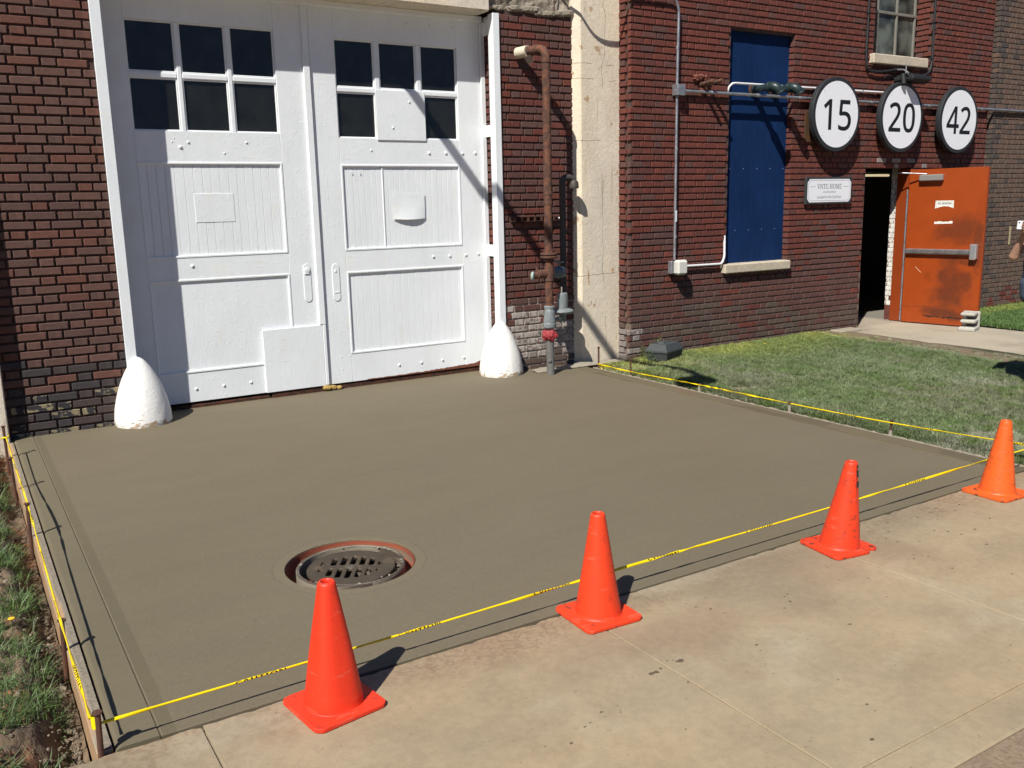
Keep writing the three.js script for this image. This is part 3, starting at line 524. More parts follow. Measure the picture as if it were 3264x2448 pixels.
// ---------------------------------------------------------------- the big white doors
const ZD = -0.27;
const glass = new THREE.MeshPhysicalMaterial({ color: lin(0.5, 0.5, 0.46), roughness: 0.1, metalness: 0, transmission: 0.97, thickness: 0, ior: 1.5, map: tileTex(512, 0.9, (x, y) => { const s = 0.55 + 0.6 * fbm(x * 7, y * 7, 5) + 0.12 * (vnoise(x * 300, y * 300) - 0.5); return [s, s, s * 0.97]; }) });
const dome = (x, y, r = 0.017, z = ZD) => { const g = new THREE.SphereGeometry(r, 12, 5, 0, Math.PI * 2, 0, Math.PI / 2).rotateX(Math.PI / 2); g.scale(1, 1, 0.75); g.translate(x, y, z - 0.001); return clean(g.toNonIndexed()); };
function leaf(o) {
  const t = thing('barn_door', o.label, 'door', 'pair of tall white doors');
  const zb = ZD - 0.05, [x0, x1] = o.x, [y0, y1] = [0.055, 3.5];
  const wx = o.wx, wy = o.wy;
  const P = (n, ...a) => part(n, bb(...a), M.white, t);
  P('stile', x0, wx[0][0] - 0.001, y0, y1, zb, ZD, 0.003); P('stile', wx[2][1] + 0.001, x1, y0, y1, zb, ZD, 0.003);
  const A = wx[0][0], B = wx[2][1];
  P('rail', A, B, wy[1][1], y1, zb, ZD - 0.0006, 0.002);
  P('rail', A, B, o.p1[1], wy[0][0], zb, ZD - 0.0008, 0.002);
  P('rail', A, B, o.p2[1], o.p1[0], zb, ZD - 0.0006, 0.002);
  P('rail', A, B, y0, o.p2[0], zb, ZD - 0.0009, 0.002);
  // glazing bars
  for (let i = 0; i < 2; i++) P('glazing_bar', wx[i][1], wx[i + 1][0], wy[0][0] + 0.001, wy[1][1] - 0.001, ZD - 0.036, ZD - 0.006, 0.006);
  for (let i = 0; i < 3; i++) P('glazing_bar', wx[i][0] + 0.001, wx[i][1] - 0.001, wy[0][1], wy[1][0], ZD - 0.036, ZD - 0.0065, 0.006);
  for (const a of wx) for (const b of wy) {
    const bd = 0.012; // putty bead round each pane
    const bead = [bb(a[0], a[1], b[0], b[0] + bd, ZD - 0.04, ZD - 0.014, 0.004), bb(a[0], a[1], b[1] - bd, b[1], ZD - 0.04, ZD - 0.014, 0.004), bb(a[0], a[0] + bd, b[0], b[1], ZD - 0.04, ZD - 0.0145, 0.004), bb(a[1] - bd, a[1], b[0], b[1], ZD - 0.04, ZD - 0.0145, 0.004)];
    const pn = part('pane', uvM(bb(a[0] + 0.004, a[1] - 0.004, b[0] + 0.004, b[1] - 0.004, ZD - 0.034, ZD - 0.030, 0.0005)), glass, t);
    part('bead', bead, M.white, pn);
  }
  // wire mesh behind the lower lights
  if (o.mesh) { const W = []; for (let k = -6; k < 24; k++) { const xa = A + k * 0.13; for (const s of [1, -1]) { const p = [[xa, wy[0][0]], [xa + s * 0.43, wy[0][1]]].map(([x, y]) => [clamp(x, A, B), y, ZD - 0.07 - 0.004 * s]); if (Math.abs(p[0][0] - p[1][0]) > 0.05) W.push(tube(p, 0.0014, { n: 1, k: 4, caps: false })); } } part('wire_mesh', W, mat([0.12, 0.12, 0.1], 0.7), t); }
  // panels: boards or sheet, with a moulding
  const panel = (px0, px1, py0, py1, boards) => {
    if (boards) {
      let x = px0, k = 0; while (x < px1 - 0.01) {
        let e = Math.min(x + (boards.w || 0.066) * rr(0.93, 1.07), px1); if (boards.split && x < boards.split && e > boards.split) e = boards.split; if (px1 - e < 0.02) e = px1;
        part('board', bb(x + 0.0009, e - 0.0009, py0, py1, zb + 0.01, ZD - 0.012 + rr(-0.0008, 0.0008), 0.0019), M.white, t); x = e; k++;
      }
    } else part('sheet', bb(px0, px1, py0, py1, zb + 0.01, ZD - 0.011, 0.001), M.white, t);
    const m = 0.016; for (const a of [[px0 - 0.004, px1 + 0.004, py1 - m, py1 + 0.004], [px0 - 0.004, px1 + 0.004, py0 - 0.004, py0 + m], [px0 - 0.004, px0 + m, py0, py1], [px1 - m, px1 + 0.004, py0, py1]]) part('moulding', bb(a[0], a[1], a[2], a[3], ZD - 0.02, ZD + 0.004 + rr(0, 0.0015), 0.004), M.white, t);
  };
  panel(A + 0.002, B - 0.002, o.p1[0], o.p1[1], o.b1); panel(A + 0.002, B - 0.002, o.p2[0], o.p2[1], o.b2);
  for (const [x, y, r] of o.bolts) part('bolt_head', dome(x, y, r * 0.85), M.white, t);
  // long finger plate with keyhole
  const [hx, hy0, hy1] = o.plate, sh = new THREE.Shape(), R = 0.033; sh.absarc(hx, hy1 - R, R, 0, Math.PI); sh.absarc(hx, hy0 + R, R, Math.PI, Math.PI * 2); sh.closePath();
  const pg = new THREE.ExtrudeGeometry(sh, { depth: 0.004, bevelEnabled: true, bevelThickness: 0.002, bevelSize: 0.002, bevelSegments: 2, curveSegments: 10 }); pg.translate(0, 0, ZD);
  const pl = part('handle_plate', clean(uvM(pg)), M.whiteSteel, t);
  part('knob', o.knob ? [cyl(0.026, 0.012, hx, hy1 - 0.055, ZD + 0.010, [0, 0, 1], 16, 0.004), bb(hx - 0.026, hx + 0.02, hy1 - 0.088, hy1 - 0.08, ZD + 0.004, ZD + 0.016, 0.002)] : [bb(hx - 0.012, hx + 0.006, hy1 - 0.075, hy1 - 0.053, ZD + 0.004, ZD + 0.011, 0.002), bb(hx - 0.024, hx + 0.024, hy0 + 0.075, hy0 + 0.085, ZD + 0.004, ZD + 0.010, 0.002)], M.whiteSteel, pl);
  for (const q of o.plates) part('patch_plate', q.geo || bb(...q.b, ZD + (q.z0 || -0.002), ZD + q.z, 0.0015), M.white, t);
  return t;
}
const dL = leaf({
  label: 'white timber door with six clear panes and a plain patched lower panel', x: [1.15, 2.952], wx: [[1.428, 1.811], [1.850, 2.227], [2.267, 2.645]], wy: [[2.366, 2.789], [2.833, 3.235]], mesh: true,
  p1: [1.318, 2.112], p2: [0.318, 1.128], b1: { w: 0.074 }, b2: null,
  bolts: [[1.784, 2.237, 0.018], [1.851, 2.277, 0.014], [2.341, 2.283, 0.013], [2.146, 2.191, 0.011], [1.794, 1.243, 0.018], [1.733, 0.169, 0.016], [1.974, 0.170, 0.016], [2.216, 0.170, 0.016], [1.72, 2.28, 0.008], [1.74, 2.31, 0.006], [1.98, 0.09, 0.006]],
  plate: [2.808, 0.86, 1.205], knob: true,
  plates: [{ b: [2.352, 2.917, 0.056, 0.634], z: 0.019 }, { b: [1.862, 2.196, 1.610, 1.853], z: -0.0085, z0: -0.02 }],
});
part('meeting_strip', bb(2.892, 2.952, 0.637, 3.49, ZD - 0.002, ZD + 0.024, 0.004), M.white, dL);
part('meeting_strip', bb(2.92, 2.952, 0.06, 0.634, ZD - 0.002, ZD + 0.024, 0.004), M.white, dL);
const bow = (() => { // loose sheet lifting along its lower edge
  const g = new THREE.PlaneGeometry(0.338, 0.238, 12, 10), p = g.attributes.position; for (let i = 0; i < p.count; i++) { const u = p.getX(i) / 0.169, v = 0.5 - p.getY(i) / 0.238; p.setZ(i, 0.022 * v * v * Math.max(0, 1 - u * u)); p.setY(i, p.getY(i) - 0.008 * v * v * (1 - u * u)); }
  const f = g.clone(), q = f.attributes.position; for (let i = 0; i < q.count; i++) q.setZ(i, q.getZ(i) - 0.0015); const ix = f.index.array; for (let i = 0; i < ix.length; i += 3) { const a = ix[i]; ix[i] = ix[i + 1]; ix[i + 1] = a; }
  const m = [g, f].map(e => { e.computeVertexNormals(); e.translate(3.877, 1.709, ZD + 0.0005); return uvM(clean(e)); }); return mergeGeometries(m);
})();
const dR = leaf({
  label: 'white timber door with one blanked pane and red primer bared along its foot', x: [2.962, 4.708], wx: [[3.198, 3.584], [3.633, 4.015], [4.063, 4.452]], wy: [[2.340, 2.747], [2.790, 3.208]], mesh: true,
  p1: [1.312, 2.098], p2: [0.330, 1.110], b1: { w: 0.058, split: 3.609 }, b2: { w: 0.081 },
  bolts: [[4.116, 2.211, 0.018], [4.299, 2.213, 0.018], [4.487, 2.212, 0.018], [4.633, 2.217, 0.018], [3.51, 2.231, 0.012], [3.932, 3.387, 0.018], [4.174, 3.387, 0.018], [4.421, 3.39, 0.018], [4.621, 3.392, 0.018], [4.118, 1.211, 0.018], [4.303, 1.210, 0.018], [4.488, 1.210, 0.018], [4.636, 1.215, 0.018], [3.693, 0.163, 0.017], [3.937, 0.161, 0.017], [4.178, 0.161, 0.017], [4.427, 0.161, 0.017], [3.094, 0.311, 0.008], [3.180, 0.312, 0.008], [3.097, 0.188, 0.008], [3.3, 2.03, 0.008], [3.38, 2.03, 0.008]],
  plate: [3.087, 0.848, 1.192], knob: false,
  plates: [{ b: [3.577, 4.086, 2.326, 2.778], z: 0.010 }, { geo: bow }],
});
part('batten', bb(3.606, 3.620, 1.318, 2.09, ZD - 0.014, ZD - 0.004, 0.003), M.white, dR);
for (const [x, y] of [[3.92, 2.68], [3.74, 2.44]]) part('bolt_head', dome(x, y, 0.012, ZD + 0.01), M.white, dR);
{ // bared primer along the foot, a ragged flake of coating set just proud of the rail
  const sp = new THREE.Shape(), r = RNG(3); sp.moveTo(3.35, 0.054); const N = 60; sp.lineTo(4.70, 0.054); for (let i = 0; i <= N; i++) { const x = 4.70 - 1.35 * i / N, u = (x - 3.35) / 1.35; sp.lineTo(x, 0.058 + 0.008 * r() + 0.035 * u * u + (u > 0.9 ? (u - 0.9) * 0.35 : 0)); } sp.closePath();
  const g = new THREE.ExtrudeGeometry(sp, { depth: 0.001, bevelEnabled: false }); g.translate(0, 0, ZD); part('bare_primer', uvM(g), M.primer, dR);
}
{ // rotten sill below the leaves
  const t = thing('door_sill', 'rotten brown timber sill under the white doors', 'sill');
  part('timber', [bb(1.25, 2.40, -0.05, 0.030, -0.42, -0.275, 0.008), bb(2.40, 2.9, -0.05, 0.042, -0.42, -0.262, 0.01), bb(2.9, 4.71, -0.05, 0.040, -0.42, -0.28, 0.008)], mat([0.4, 0.35, 0.3], 0.95, { map: T.rust }), t);
  part('foam_lump', [[2.93, 0.03], [2.99, 0.028], [3.05, 0.02]].map(([x, y], i) => { const g = new THREE.IcosahedronGeometry(0.035 - i * 0.006, 2), p = g.attributes.position; for (let k = 0; k < p.count; k++) { const s = 0.75 + 0.6 * fbm(p.getX(k) * 40 + i * 9, p.getY(k) * 40 + p.getZ(k) * 30, 3); p.setXYZ(k, p.getX(k) * s * 1.3, p.getY(k) * s * 0.8, p.getZ(k) * s); } g.computeVertexNormals(); g.translate(x, y, -0.262); return uvM(g); }), mat([0.36, 0.24, 0.07], 0.9), t);
}
// ---------------------------------------------------------------- steel door frame and wheel guards
{
  const t = thing('door_frame', 'white steel frame posts and head round the tall white doors', 'door frame');
  part('post', bb(1.146, 1.226, 0, 3.5, -0.06, 0.022, 0.003), M.whiteSteel, t);
  part('post', bb(4.700, 4.772, 0, 3.5, -0.075, 0.022, 0.003), M.whiteSteel, t);
  part('inner_angle', bb(4.7105, 4.758, 0, 3.46, -0.285, -0.245, 0.003), M.whiteSteel, t);
  part('inner_angle', bb(1.146, 1.18, 0, 3.46, -0.3, -0.2, 0.003), M.whiteSteel, t);
  for (const [y0, y1] of [[2.37, 2.482], [1.187, 1.305], [3.33, 3.5]]) part('batten_plate', bb(4.742, 4.757, y0, y1, -0.246, -0.074, 0.002), M.whiteSteel, t);
  part('head', [bb(1.2, 4.71, 3.455, 3.504, -0.3, -0.20, 0.004)], M.whiteSteel, t);
}
function guard(x, z, label) {
  const t = thing('wheel_guard', label, 'wheel guard', 'white wheel guards at the feet of the door posts');
  const R = 0.218, Hh = 0.555, seg = 56, ny = 44, g = new THREE.CylinderGeometry(1, 1, 1, seg, ny, true), p = g.attributes.position, uv = g.attributes.uv;
  for (let i = 0; i < p.count; i++) {
    const a = Math.atan2(p.getZ(i), p.getX(i)), h = p.getY(i) + 0.5; let r = R * Math.pow(Math.max(0, 1 - Math.pow(h, 1.75)), 0.72) + (h > 0.97 ? 0.004 : 0.008);
    const n = fbm(Math.cos(a) * 4 + x, Math.sin(a) * 4 + h * 6, 4) - 0.5, n2 = fbm(Math.cos(a) * 16 + x, Math.sin(a) * 16 + h * 26, 3) - 0.5; r += n * 0.006 * (1 - h) + n2 * 0.0022; if (h < 0.04) r -= 0.01 * hash2(Math.round(a * 8), 3);
    p.setXYZ(i, Math.cos(a) * r, h * Hh - 0.004, Math.sin(a) * r); uv.setXY(i, uv.getX(i) * 1, h * 0.98 + 0.01);
  }
  g.computeVertexNormals(); part('casting', g, mat([1, 1, 1], 0.7, { map: T.guard, bumpMap: T.concB, bumpScale: 0.003 }), t); t.position.set(x, 0, z); return t;
}
guard(1.228, 0.035, 'white rounded wheel guard at the foot of the post beside the sooty brick pier');
guard(4.695, 0.03, 'white rounded wheel guard at the foot of the post beside the gas riser');
// ---------------------------------------------------------------- blocked window, upper window
{
  const t = thing('blue_window_panel', 'tall blue painted panel blocking the window in the red brick wall', 'window');
  part('panel', uvM(bb(7.58, 8.66, 0.95, 3.56, 0.1, 0.175, 0.002)), M.blue, t);
  const r = RNG(12), sc = []; for (let i = 0; i < 9; i++) sc.push(dome(7.72 + 0.11 * i, i % 2 ? 1.35 : 2.05, 0.006, 0.175)); part('screw', sc, mat([0.2, 0.25, 0.35], 0.5), t);
}
{ const t = thing('stone_sill', 'chipped cream stone sill under the blue panel', 'sill'); part('stone', bb(7.55, 8.64, 0.868, 0.975, 0.1, 0.315, 0.012), M.sill, t); }
{
  const t = thing('steel_window', 'grimy upper window with steel bars above the number 20 sign', 'window');
  const fm = mat([0.20, 0.19, 0.16], 0.8, { map: T.brick }), gm = new THREE.MeshPhysicalMaterial({ color: lin(0.75, 0.78, 0.74), roughness: 0.25, transmission: 0.72, thickness: 0, map: tileTex(512, 0.7, (x, y) => { const s = 0.12 + 0.6 * sstep(0.3, 0.75, fbm(x * 5, y * 4, 5)); return [s * 0.8, s * 0.84, s * 0.76]; }) });
  const z = -0.05; for (const x of [10.08, 10.49, 10.88, 11.26]) part('mullion', bb(x - 0.016, x + 0.016, 3.44, 4.9, z - 0.02, z + 0.02, 0.004), fm, t);
  for (const y of [3.455, 4.02, 4.03 + 0.55]) part('transom', bb(10.06, 11.285, y - 0.017, y + 0.017, z - 0.022, z + 0.024, 0.004), fm, t);
  for (const [a, b] of [[10.096, 10.474], [10.506, 10.864], [10.896, 11.244]]) for (const [c, d] of [[3.472, 4.003], [4.037, 4.563]]) part('pane', uvM(bb(a, b, c, d, z - 0.006, z - 0.002, 0.0005)), gm, t);
}
{ const t = thing('stone_sill', 'cream stone sill under the grimy upper window', 'sill'); part('stone', bb(10.0, 11.10, 3.32, 3.437, -0.02, 0.31, 0.01), M.sill, t); }
{
  const t = thing('hanging_cable', 'dark cables looped below the upper window sill', 'cable');
  part('cable', tube([[9.905, 4.6, 0.275], [9.90, 3.8, 0.272], [9.893, 3.36, 0.28], [9.93, 3.25, 0.28], [10.1, 3.225, 0.285], [10.35, 3.25, 0.29], [10.5, 3.28, 0.29]], 0.014), M.black, t);
  part('cable', tube([[11.225, 4.6, 0.275], [11.22, 3.8, 0.272], [11.21, 3.38, 0.28], [11.15, 3.27, 0.285], [10.95, 3.22, 0.285], [10.7, 3.24, 0.29], [10.55, 3.28, 0.29]], 0.014), M.black, t);
  part('cable', tube([[9.9, 3.30, 0.27], [10.2, 3.295, 0.28], [10.6, 3.30, 0.285], [11.0, 3.29, 0.28], [11.2, 3.31, 0.27]], 0.008), M.rustDark, t);
  for (const [x, y] of [[9.903, 3.9], [9.896, 3.45], [11.22, 3.9], [11.214, 3.45]]) part('clip', bb(x - 0.022, x + 0.022, y - 0.01, y + 0.01, 0.249, 0.292, 0.002), M.black, t);
}
{
  const t = thing('flood_lamp', 'flat black flood lamp on a bracket above the round sign reading twenty', 'lamp');
  part('bracket', [tube([[10.5, 3.27, 0.25], [10.47, 3.25, 0.4], [10.42, 3.2, 0.5]], 0.012), tube([[10.43, 3.20, 0.46], [10.43, 3.31, 0.46]], 0.008)], M.galv, t);
  part('housing', [bb(10.45, 10.84, 3.12, 3.175, 0.27, 0.55, 0.012), bb(10.5, 10.79, 3.175, 3.2, 0.28, 0.5, 0.008)], M.black, t);
  part('neck', [tube([[10.43, 3.2, 0.42], [10.43, 3.08, 0.44]], 0.03)], M.black, t);
}
// ---------------------------------------------------------------- signs
function canvas(w, h, fn) { const c = document.createElement('canvas'); c.width = w; c.height = h; fn(c.getContext('2d'), w, h); const t = new THREE.CanvasTexture(c); t.colorSpace = THREE.SRGBColorSpace; t.anisotropy = 8; return t; }
function roundSign(txt, x, y, label) {
  const t = thing('round_sign', label, 'sign', 'round house number signs'), R = 0.43, r = 0.383;
  part('board', lathe([[0, -0.04], [R - 0.004, -0.04], [R, -0.036], [R, 0.02], [R - 0.006, 0.026], [0, 0.026]], 0, 0, 0, 72, [0, 0, 1]), mat([0.022, 0.025, 0.027], 0.55), t);
  const tx = canvas(1024, 1024, (c, w) => { c.fillStyle = '#f0f1f3'; c.fillRect(0, 0, w, w); c.fillStyle = '#16181a'; c.font = '700 100px sans-serif'; c.textAlign = 'center'; c.textBaseline = 'alphabetic'; c.save(); c.translate(512, 748); c.scale(1.06, 1.0); c.font = '640px sans-serif'; c.fillText(txt, 0, 0); c.lineWidth = 15; c.strokeStyle = '#16181a'; c.strokeText(txt, 0, 0); c.restore(); });
  const g = new THREE.CircleGeometry(r, 72), uv = g.attributes.uv; g.translate(0, 0, 0.0285);
  part('face', g, mat([0.97, 0.97, 0.98], 0.5, { map: tx }), t);
  for (const [a, b] of [[-0.24, 0.26], [0.26, 0.25], [-0.25, -0.25], [0.24, -0.26]]) part('screw', dome(a, b, 0.006, 0.0285), M.galv, t);
  part('stand_off', [-0.2, 0.2].map(q => cyl(0.02, 0.09, q, 0, -0.09, [0, 0, 1])), M.black, t);
  t.position.set(x, y, 0.375);
}
roundSign('15', 9.245, 2.675, 'round white sign reading fifteen beside the blue panel');
roundSign('20', 10.49, 2.68, 'round white sign reading twenty under the flood lamp and upper window');
roundSign('42', 11.715, 2.68, 'round white sign reading forty two above the orange door');
{ const t = thing('plywood_plate', 'small tan plywood plate behind the number 15 sign', 'board'); part('sheet', uvM(bb(8.85, 9.12, 2.36, 2.70, 0.255, 0.27, 0.002)), mat([0.2, 0.13, 0.075], 0.8, { map: T.wood }), t); }
{
  const t = thing('shop_sign', 'white plaque reading VNTG HOME with notched corners and dark border', 'sign');
  const W = 0.85, H = 0.325; part('board', bb(-W / 2, W / 2, -H / 2, H / 2, 0, 0.03, 0.006), mat([0.03, 0.034, 0.036], 0.6), t);
  const notch = (w, h, q) => { const s = new THREE.Shape(); s.moveTo(-w + q, -h); s.lineTo(w - q, -h); s.lineTo(w - q * 0.5, -h + q * 0.5); s.lineTo(w, -h + q); s.lineTo(w, h - q); s.lineTo(w - q * 0.5, h - q * 0.5); s.lineTo(w - q, h); s.lineTo(-w + q, h); s.lineTo(-w + q * 0.5, h - q * 0.5); s.lineTo(-w, h - q); s.lineTo(-w, -h + q); s.lineTo(-w + q * 0.5, -h + q * 0.5); s.closePath(); return s; };
  const fw = 0.40, fh = 0.138, g = new THREE.ShapeGeometry(notch(fw, fh, 0.04)), p = g.attributes.position, uv = g.attributes.uv; for (let i = 0; i < p.count; i++) uv.setXY(i, (p.getX(i) + fw) / (2 * fw), (p.getY(i) + fh) / (2 * fh)); g.translate(0, 0, 0.0325);
  const tx = canvas(1600, 552, (c, w, h) => {
    c.fillStyle = '#eeeff0'; c.fillRect(0, 0, w, h); c.strokeStyle = '#3a3d40'; c.lineWidth = 7;
    const m = 34, q = 74; c.beginPath(); c.moveTo(m + q, m); c.lineTo(w - m - q, m); c.lineTo(w - m, m + q); c.lineTo(w - m, h - m - q); c.lineTo(w - m - q, h - m); c.lineTo(m + q, h - m); c.lineTo(m, h - m - q); c.lineTo(m, m + q); c.closePath(); c.stroke();
    c.fillStyle = '#141619'; c.textAlign = 'center'; c.save(); c.translate(w / 2, 232); c.scale(0.93, 1); c.font = '158px serif'; c.fillText('VNTG HOME', 0, 0); c.restore();
    c.fillRect(100, 178, 190, 7); c.fillRect(w - 290, 178, 190, 7);
    c.font = 'italic 62px serif'; c.fillText('Live Beautifully', w / 2, 330); c.font = '92px sans-serif'; c.save(); c.translate(w / 2, 462); c.scale(0.86, 1); c.fillText('Located on the 2nd Floor', 0, 0); c.restore();
  });
  part('face', g, mat([0.97, 0.98, 1], 0.5, { map: tx }), t); t.position.set(9.305, 1.787, 0.262);
}
// ---------------------------------------------------------------- conduits
{
  const t = thing('conduit_riser', 'galvanized upright conduit with a junction box, bending over the cream column', 'conduit');
  part('pipe', tube(bend([[6.803, 2.91, 0.29], [6.812, 3.79, 0.295], [5.55, 3.80, 0.305], [4.9, 4.55, 0.305]], 0.18, 8), 0.0145, { k: 12, n: 90, poly: true }), M.galv, t);
  part('pipe', tube([[6.797, 1.07, 0.29], [6.803, 2.80, 0.29]], 0.0145, { n: 4 }), M.galv, t);
  for (const y of [3.28, 2.25, 1.32]) part('coupling', cyl(0.018, 0.035, 6.803, y, 0.29, null, 14), M.galv, t);
  const jb = part('junction_box', bb(6.765, 6.873, 2.80, 2.912, 0.255, 0.345, 0.004), M.galv, t); part('knockout', cyl(0.014, 0.004, 6.764, 2.85, 0.30, [1, 0, 0]), M.galv, jb);
  part('sticker', bb(6.79, 6.812, 1.48, 1.60, 0.3035, 0.3055, 0.0005), mat([0.75, 0.76, 0.78], 0.5), t);
}
{
  const t = thing('outlet_box', 'weatherproof grey outlet box at the foot of the conduit riser', 'electrical box');
  part('box', bb(6.735, 6.86, 0.915, 1.055, 0.25, 0.31, 0.006), M.galv, t);
  part('cover', bb(6.755, 6.905, 0.905, 1.068, 0.31, 0.40, 0.022), mat([0.62, 0.60, 0.54], 0.55), t);
  part('conduit', tube(bend([[6.9, 0.99, 0.285], [7.52, 0.985, 0.285], [7.56, 1.06, 0.285], [7.6, 1.3, 0.24]], 0.03, 5), 0.013, { poly: true, n: 40 }), mat([0.72, 0.72, 0.72], 0.5), t);
}
{
  const t = thing('wall_conduit', 'long level galvanized conduit behind the round signs', 'conduit');
  part('pipe', tube([[6.87, 2.853, 0.288], [10, 2.857, 0.288], [17, 2.864, 0.288]], 0.0175, { n: 20 }), M.galv, t);
  for (const x of [7.32, 8.02, 8.72, 10.02, 11.2, 12.4]) part('coupling', cyl(0.021, 0.05, x, 2.854, 0.288, [1, 0, 0], 14), M.galv, t);
  part('bracket', [bb(12.55, 12.60, 2.80, 2.84, 0.25, 0.30, 0.003)], M.rustDark, t);
}
{
  const t = thing('white_pipe', 'thin white pipe across the top of the blue panel', 'pipe');
  part('pipe', tube(bend([[7.60, 2.80, 0.2], [7.60, 2.972, 0.27], [10.35, 2.985, 0.275]], 0.07, 6), 0.0125, { poly: true, n: 60 }), mat([0.76, 0.76, 0.75], 0.45), t);
  for (const x of [8.3, 9.0, 9.85]) part('clip', bb(x - 0.012, x + 0.012, 2.965, 2.996, 0.25, 0.29, 0.002), M.galv, t);
}
function elbowPipe(x, y, label) {
  const t = thing('vent_pipe', label, 'pipe', 'dark green vent pipes through the blue panel');
  part('pipe', tube([[x, y, 0.172], [x, y, 0.46]], 0.04, { k: 18, n: 2 }), M.greenPipe, t);
  part('flange', cyl(0.062, 0.02, x, y, 0.186, [0, 0, 1], 20, 0.004), M.rust, t);
  part('elbow', [tube(bend([[x, y, 0.43], [x, y, 0.53], [x + 0.05, y - 0.06, 0.545]], 0.06, 8), 0.052, { poly: true, n: 24, k: 18 }), cyl(0.06, 0.03, x, y, 0.44, [0, 0, 1], 20, 0.005), cyl(0.061, 0.025, x + 0.05, y - 0.055, 0.545, [0.6, -0.75, 0.1], 20, 0.005)], M.greenPipe, t);
}
elbowPipe(8.04, 2.93, 'green elbowed vent pipe through the middle of the blue panel'); elbowPipe(8.36, 2.935, 'green elbowed vent pipe by the right edge of the blue panel');
{
  const t = thing('pipe_stubs', 'rusty pipe stubs sticking out of a hole in the red brick', 'pipe');
  part('pipe_stub', tube([[7.16, 2.93, 0.22], [7.17, 2.95, 0.46]], 0.022), M.rust, t); part('pipe_stub', tube([[7.27, 2.935, 0.22], [7.285, 2.96, 0.47]], 0.022), M.rust, t);
  part('packing', [[7.10, 3.0], [7.17, 3.01], [7.24, 3.0], [7.2, 2.88]].map(([x, y], i) => { const g = new THREE.DodecahedronGeometry(0.045, 1), p = g.attributes.position; for (let k = 0; k < p.count; k++) { const s = 0.6 + 0.8 * vnoise(p.getX(k) * 60 + i, p.getY(k) * 60); p.setXYZ(k, p.getX(k) * s, p.getY(k) * s * 0.8, p.getZ(k) * s * 0.7); } g.computeVertexNormals(); g.translate(x, y, 0.265); return uvM(g); }), mat([0.17, 0.055, 0.035], 0.9), t);
}
// ---------------------------------------------------------------- gas riser and regulator
{
  const t = thing('gas_riser', 'rusty gas riser pipe with a red wrapped valve in front of the purple brick pier', 'pipe');
  const x = 5.075, z = 0.365;
  part('riser', tube(bend([[x, 0.66, z], [x, 3.155, z], [x - 0.07, 3.155, 0.13]], 0.09, 8), 0.041, { poly: true, n: 50, k: 18 }), M.rust, t);
  part('sleeve', [tube([[x - 0.065, 3.155, 0.15], [x - 0.10, 3.15, 0.02]], 0.053, { k: 18, n: 2 })], mat([0.62, 0.56, 0.42], 0.6), t);
  part('elbow', [cyl(0.047, 0.04, x, 3.04, z, null, 20), cyl(0.047, 0.03, x - 0.03, 3.155, 0.255, [-0.28, 0, -0.96], 20)], M.rust, t);
  for (const y of [1.80, 1.71]) part('coupling', cyl(0.045, 0.04, x, y, z, null, 18), M.rust, t);
  part('union', [cyl(0.085, 0.022, x, 1.215, z, null, 24, 0.004), cyl(0.085, 0.022, x, 1.185, z, null, 24, 0.004), cyl(0.052, 0.12, x, 1.2, z, null, 20)], M.rust, t);
  part('tee', [cyl(0.05, 0.15, x, 1.02, z, null, 20, 0.005), cyl(0.046, 0.13, x - 0.07, 1.02, z - 0.01, [1, 0, 0], 18, 0.005)], M.rust, t);
  const vl = part('side_valve', [cyl(0.036, 0.1, x - 0.15, 1.01, z - 0.02, [1, 0, 0], 14, 0.005), cyl(0.012, 0.06, x - 0.13, 1.055, z - 0.02, null, 10)], M.rust, t);
  part('cap', [cyl(0.045, 0.03, x - 0.185, 1.005, z - 0.01, [0.7, 0, 0.7], 10, 0.008)], mat([0.30, 0.40, 0.36], 0.5, { map: T.brick }), vl);
  part('body', [cyl(0.054, 0.035, x, 0.685, z, null, 20, 0.006), lathe([[0, -0.14], [0.035, -0.14], [0.058, -0.1], [0.064, -0.05], [0.052, 0.02], [0.047, 0.1], [0, 0.1]], x, 0.6, z, 20), cyl(0.068, 0.06, x, 0.505, z, null, 8, 0.01)], M.regGrey, t);
  const wr = new THREE.IcosahedronGeometry(0.074, 4), wp = wr.attributes.position; for (let i = 0; i < wp.count; i++) { const s = 0.82 + 0.6 * Math.abs(fbm(wp.getX(i) * 26 + 4, wp.getY(i) * 26 + wp.getZ(i) * 19, 2) - 0.5) * 2; wp.setXYZ(i, wp.getX(i) * s, wp.getY(i) * s * 0.92, wp.getZ(i) * s); } wr.computeVertexNormals(); wr.translate(x, 0.405, z);
  part('red_wrap', uvM(wr), mat([0.26, 0.022, 0.026], 0.65), t);
  part('lower_pipe', [tube([[x, 0.37, z], [x + 0.004, -0.01, z + 0.005]], 0.041, { k: 18, n: 2 }), cyl(0.018, 0.02, x - 0.03, 0.15, z + 0.035, [-0.6, 0, 0.8], 10)], mat([0.15, 0.145, 0.135], 0.6, { map: T.brick }), t);
}
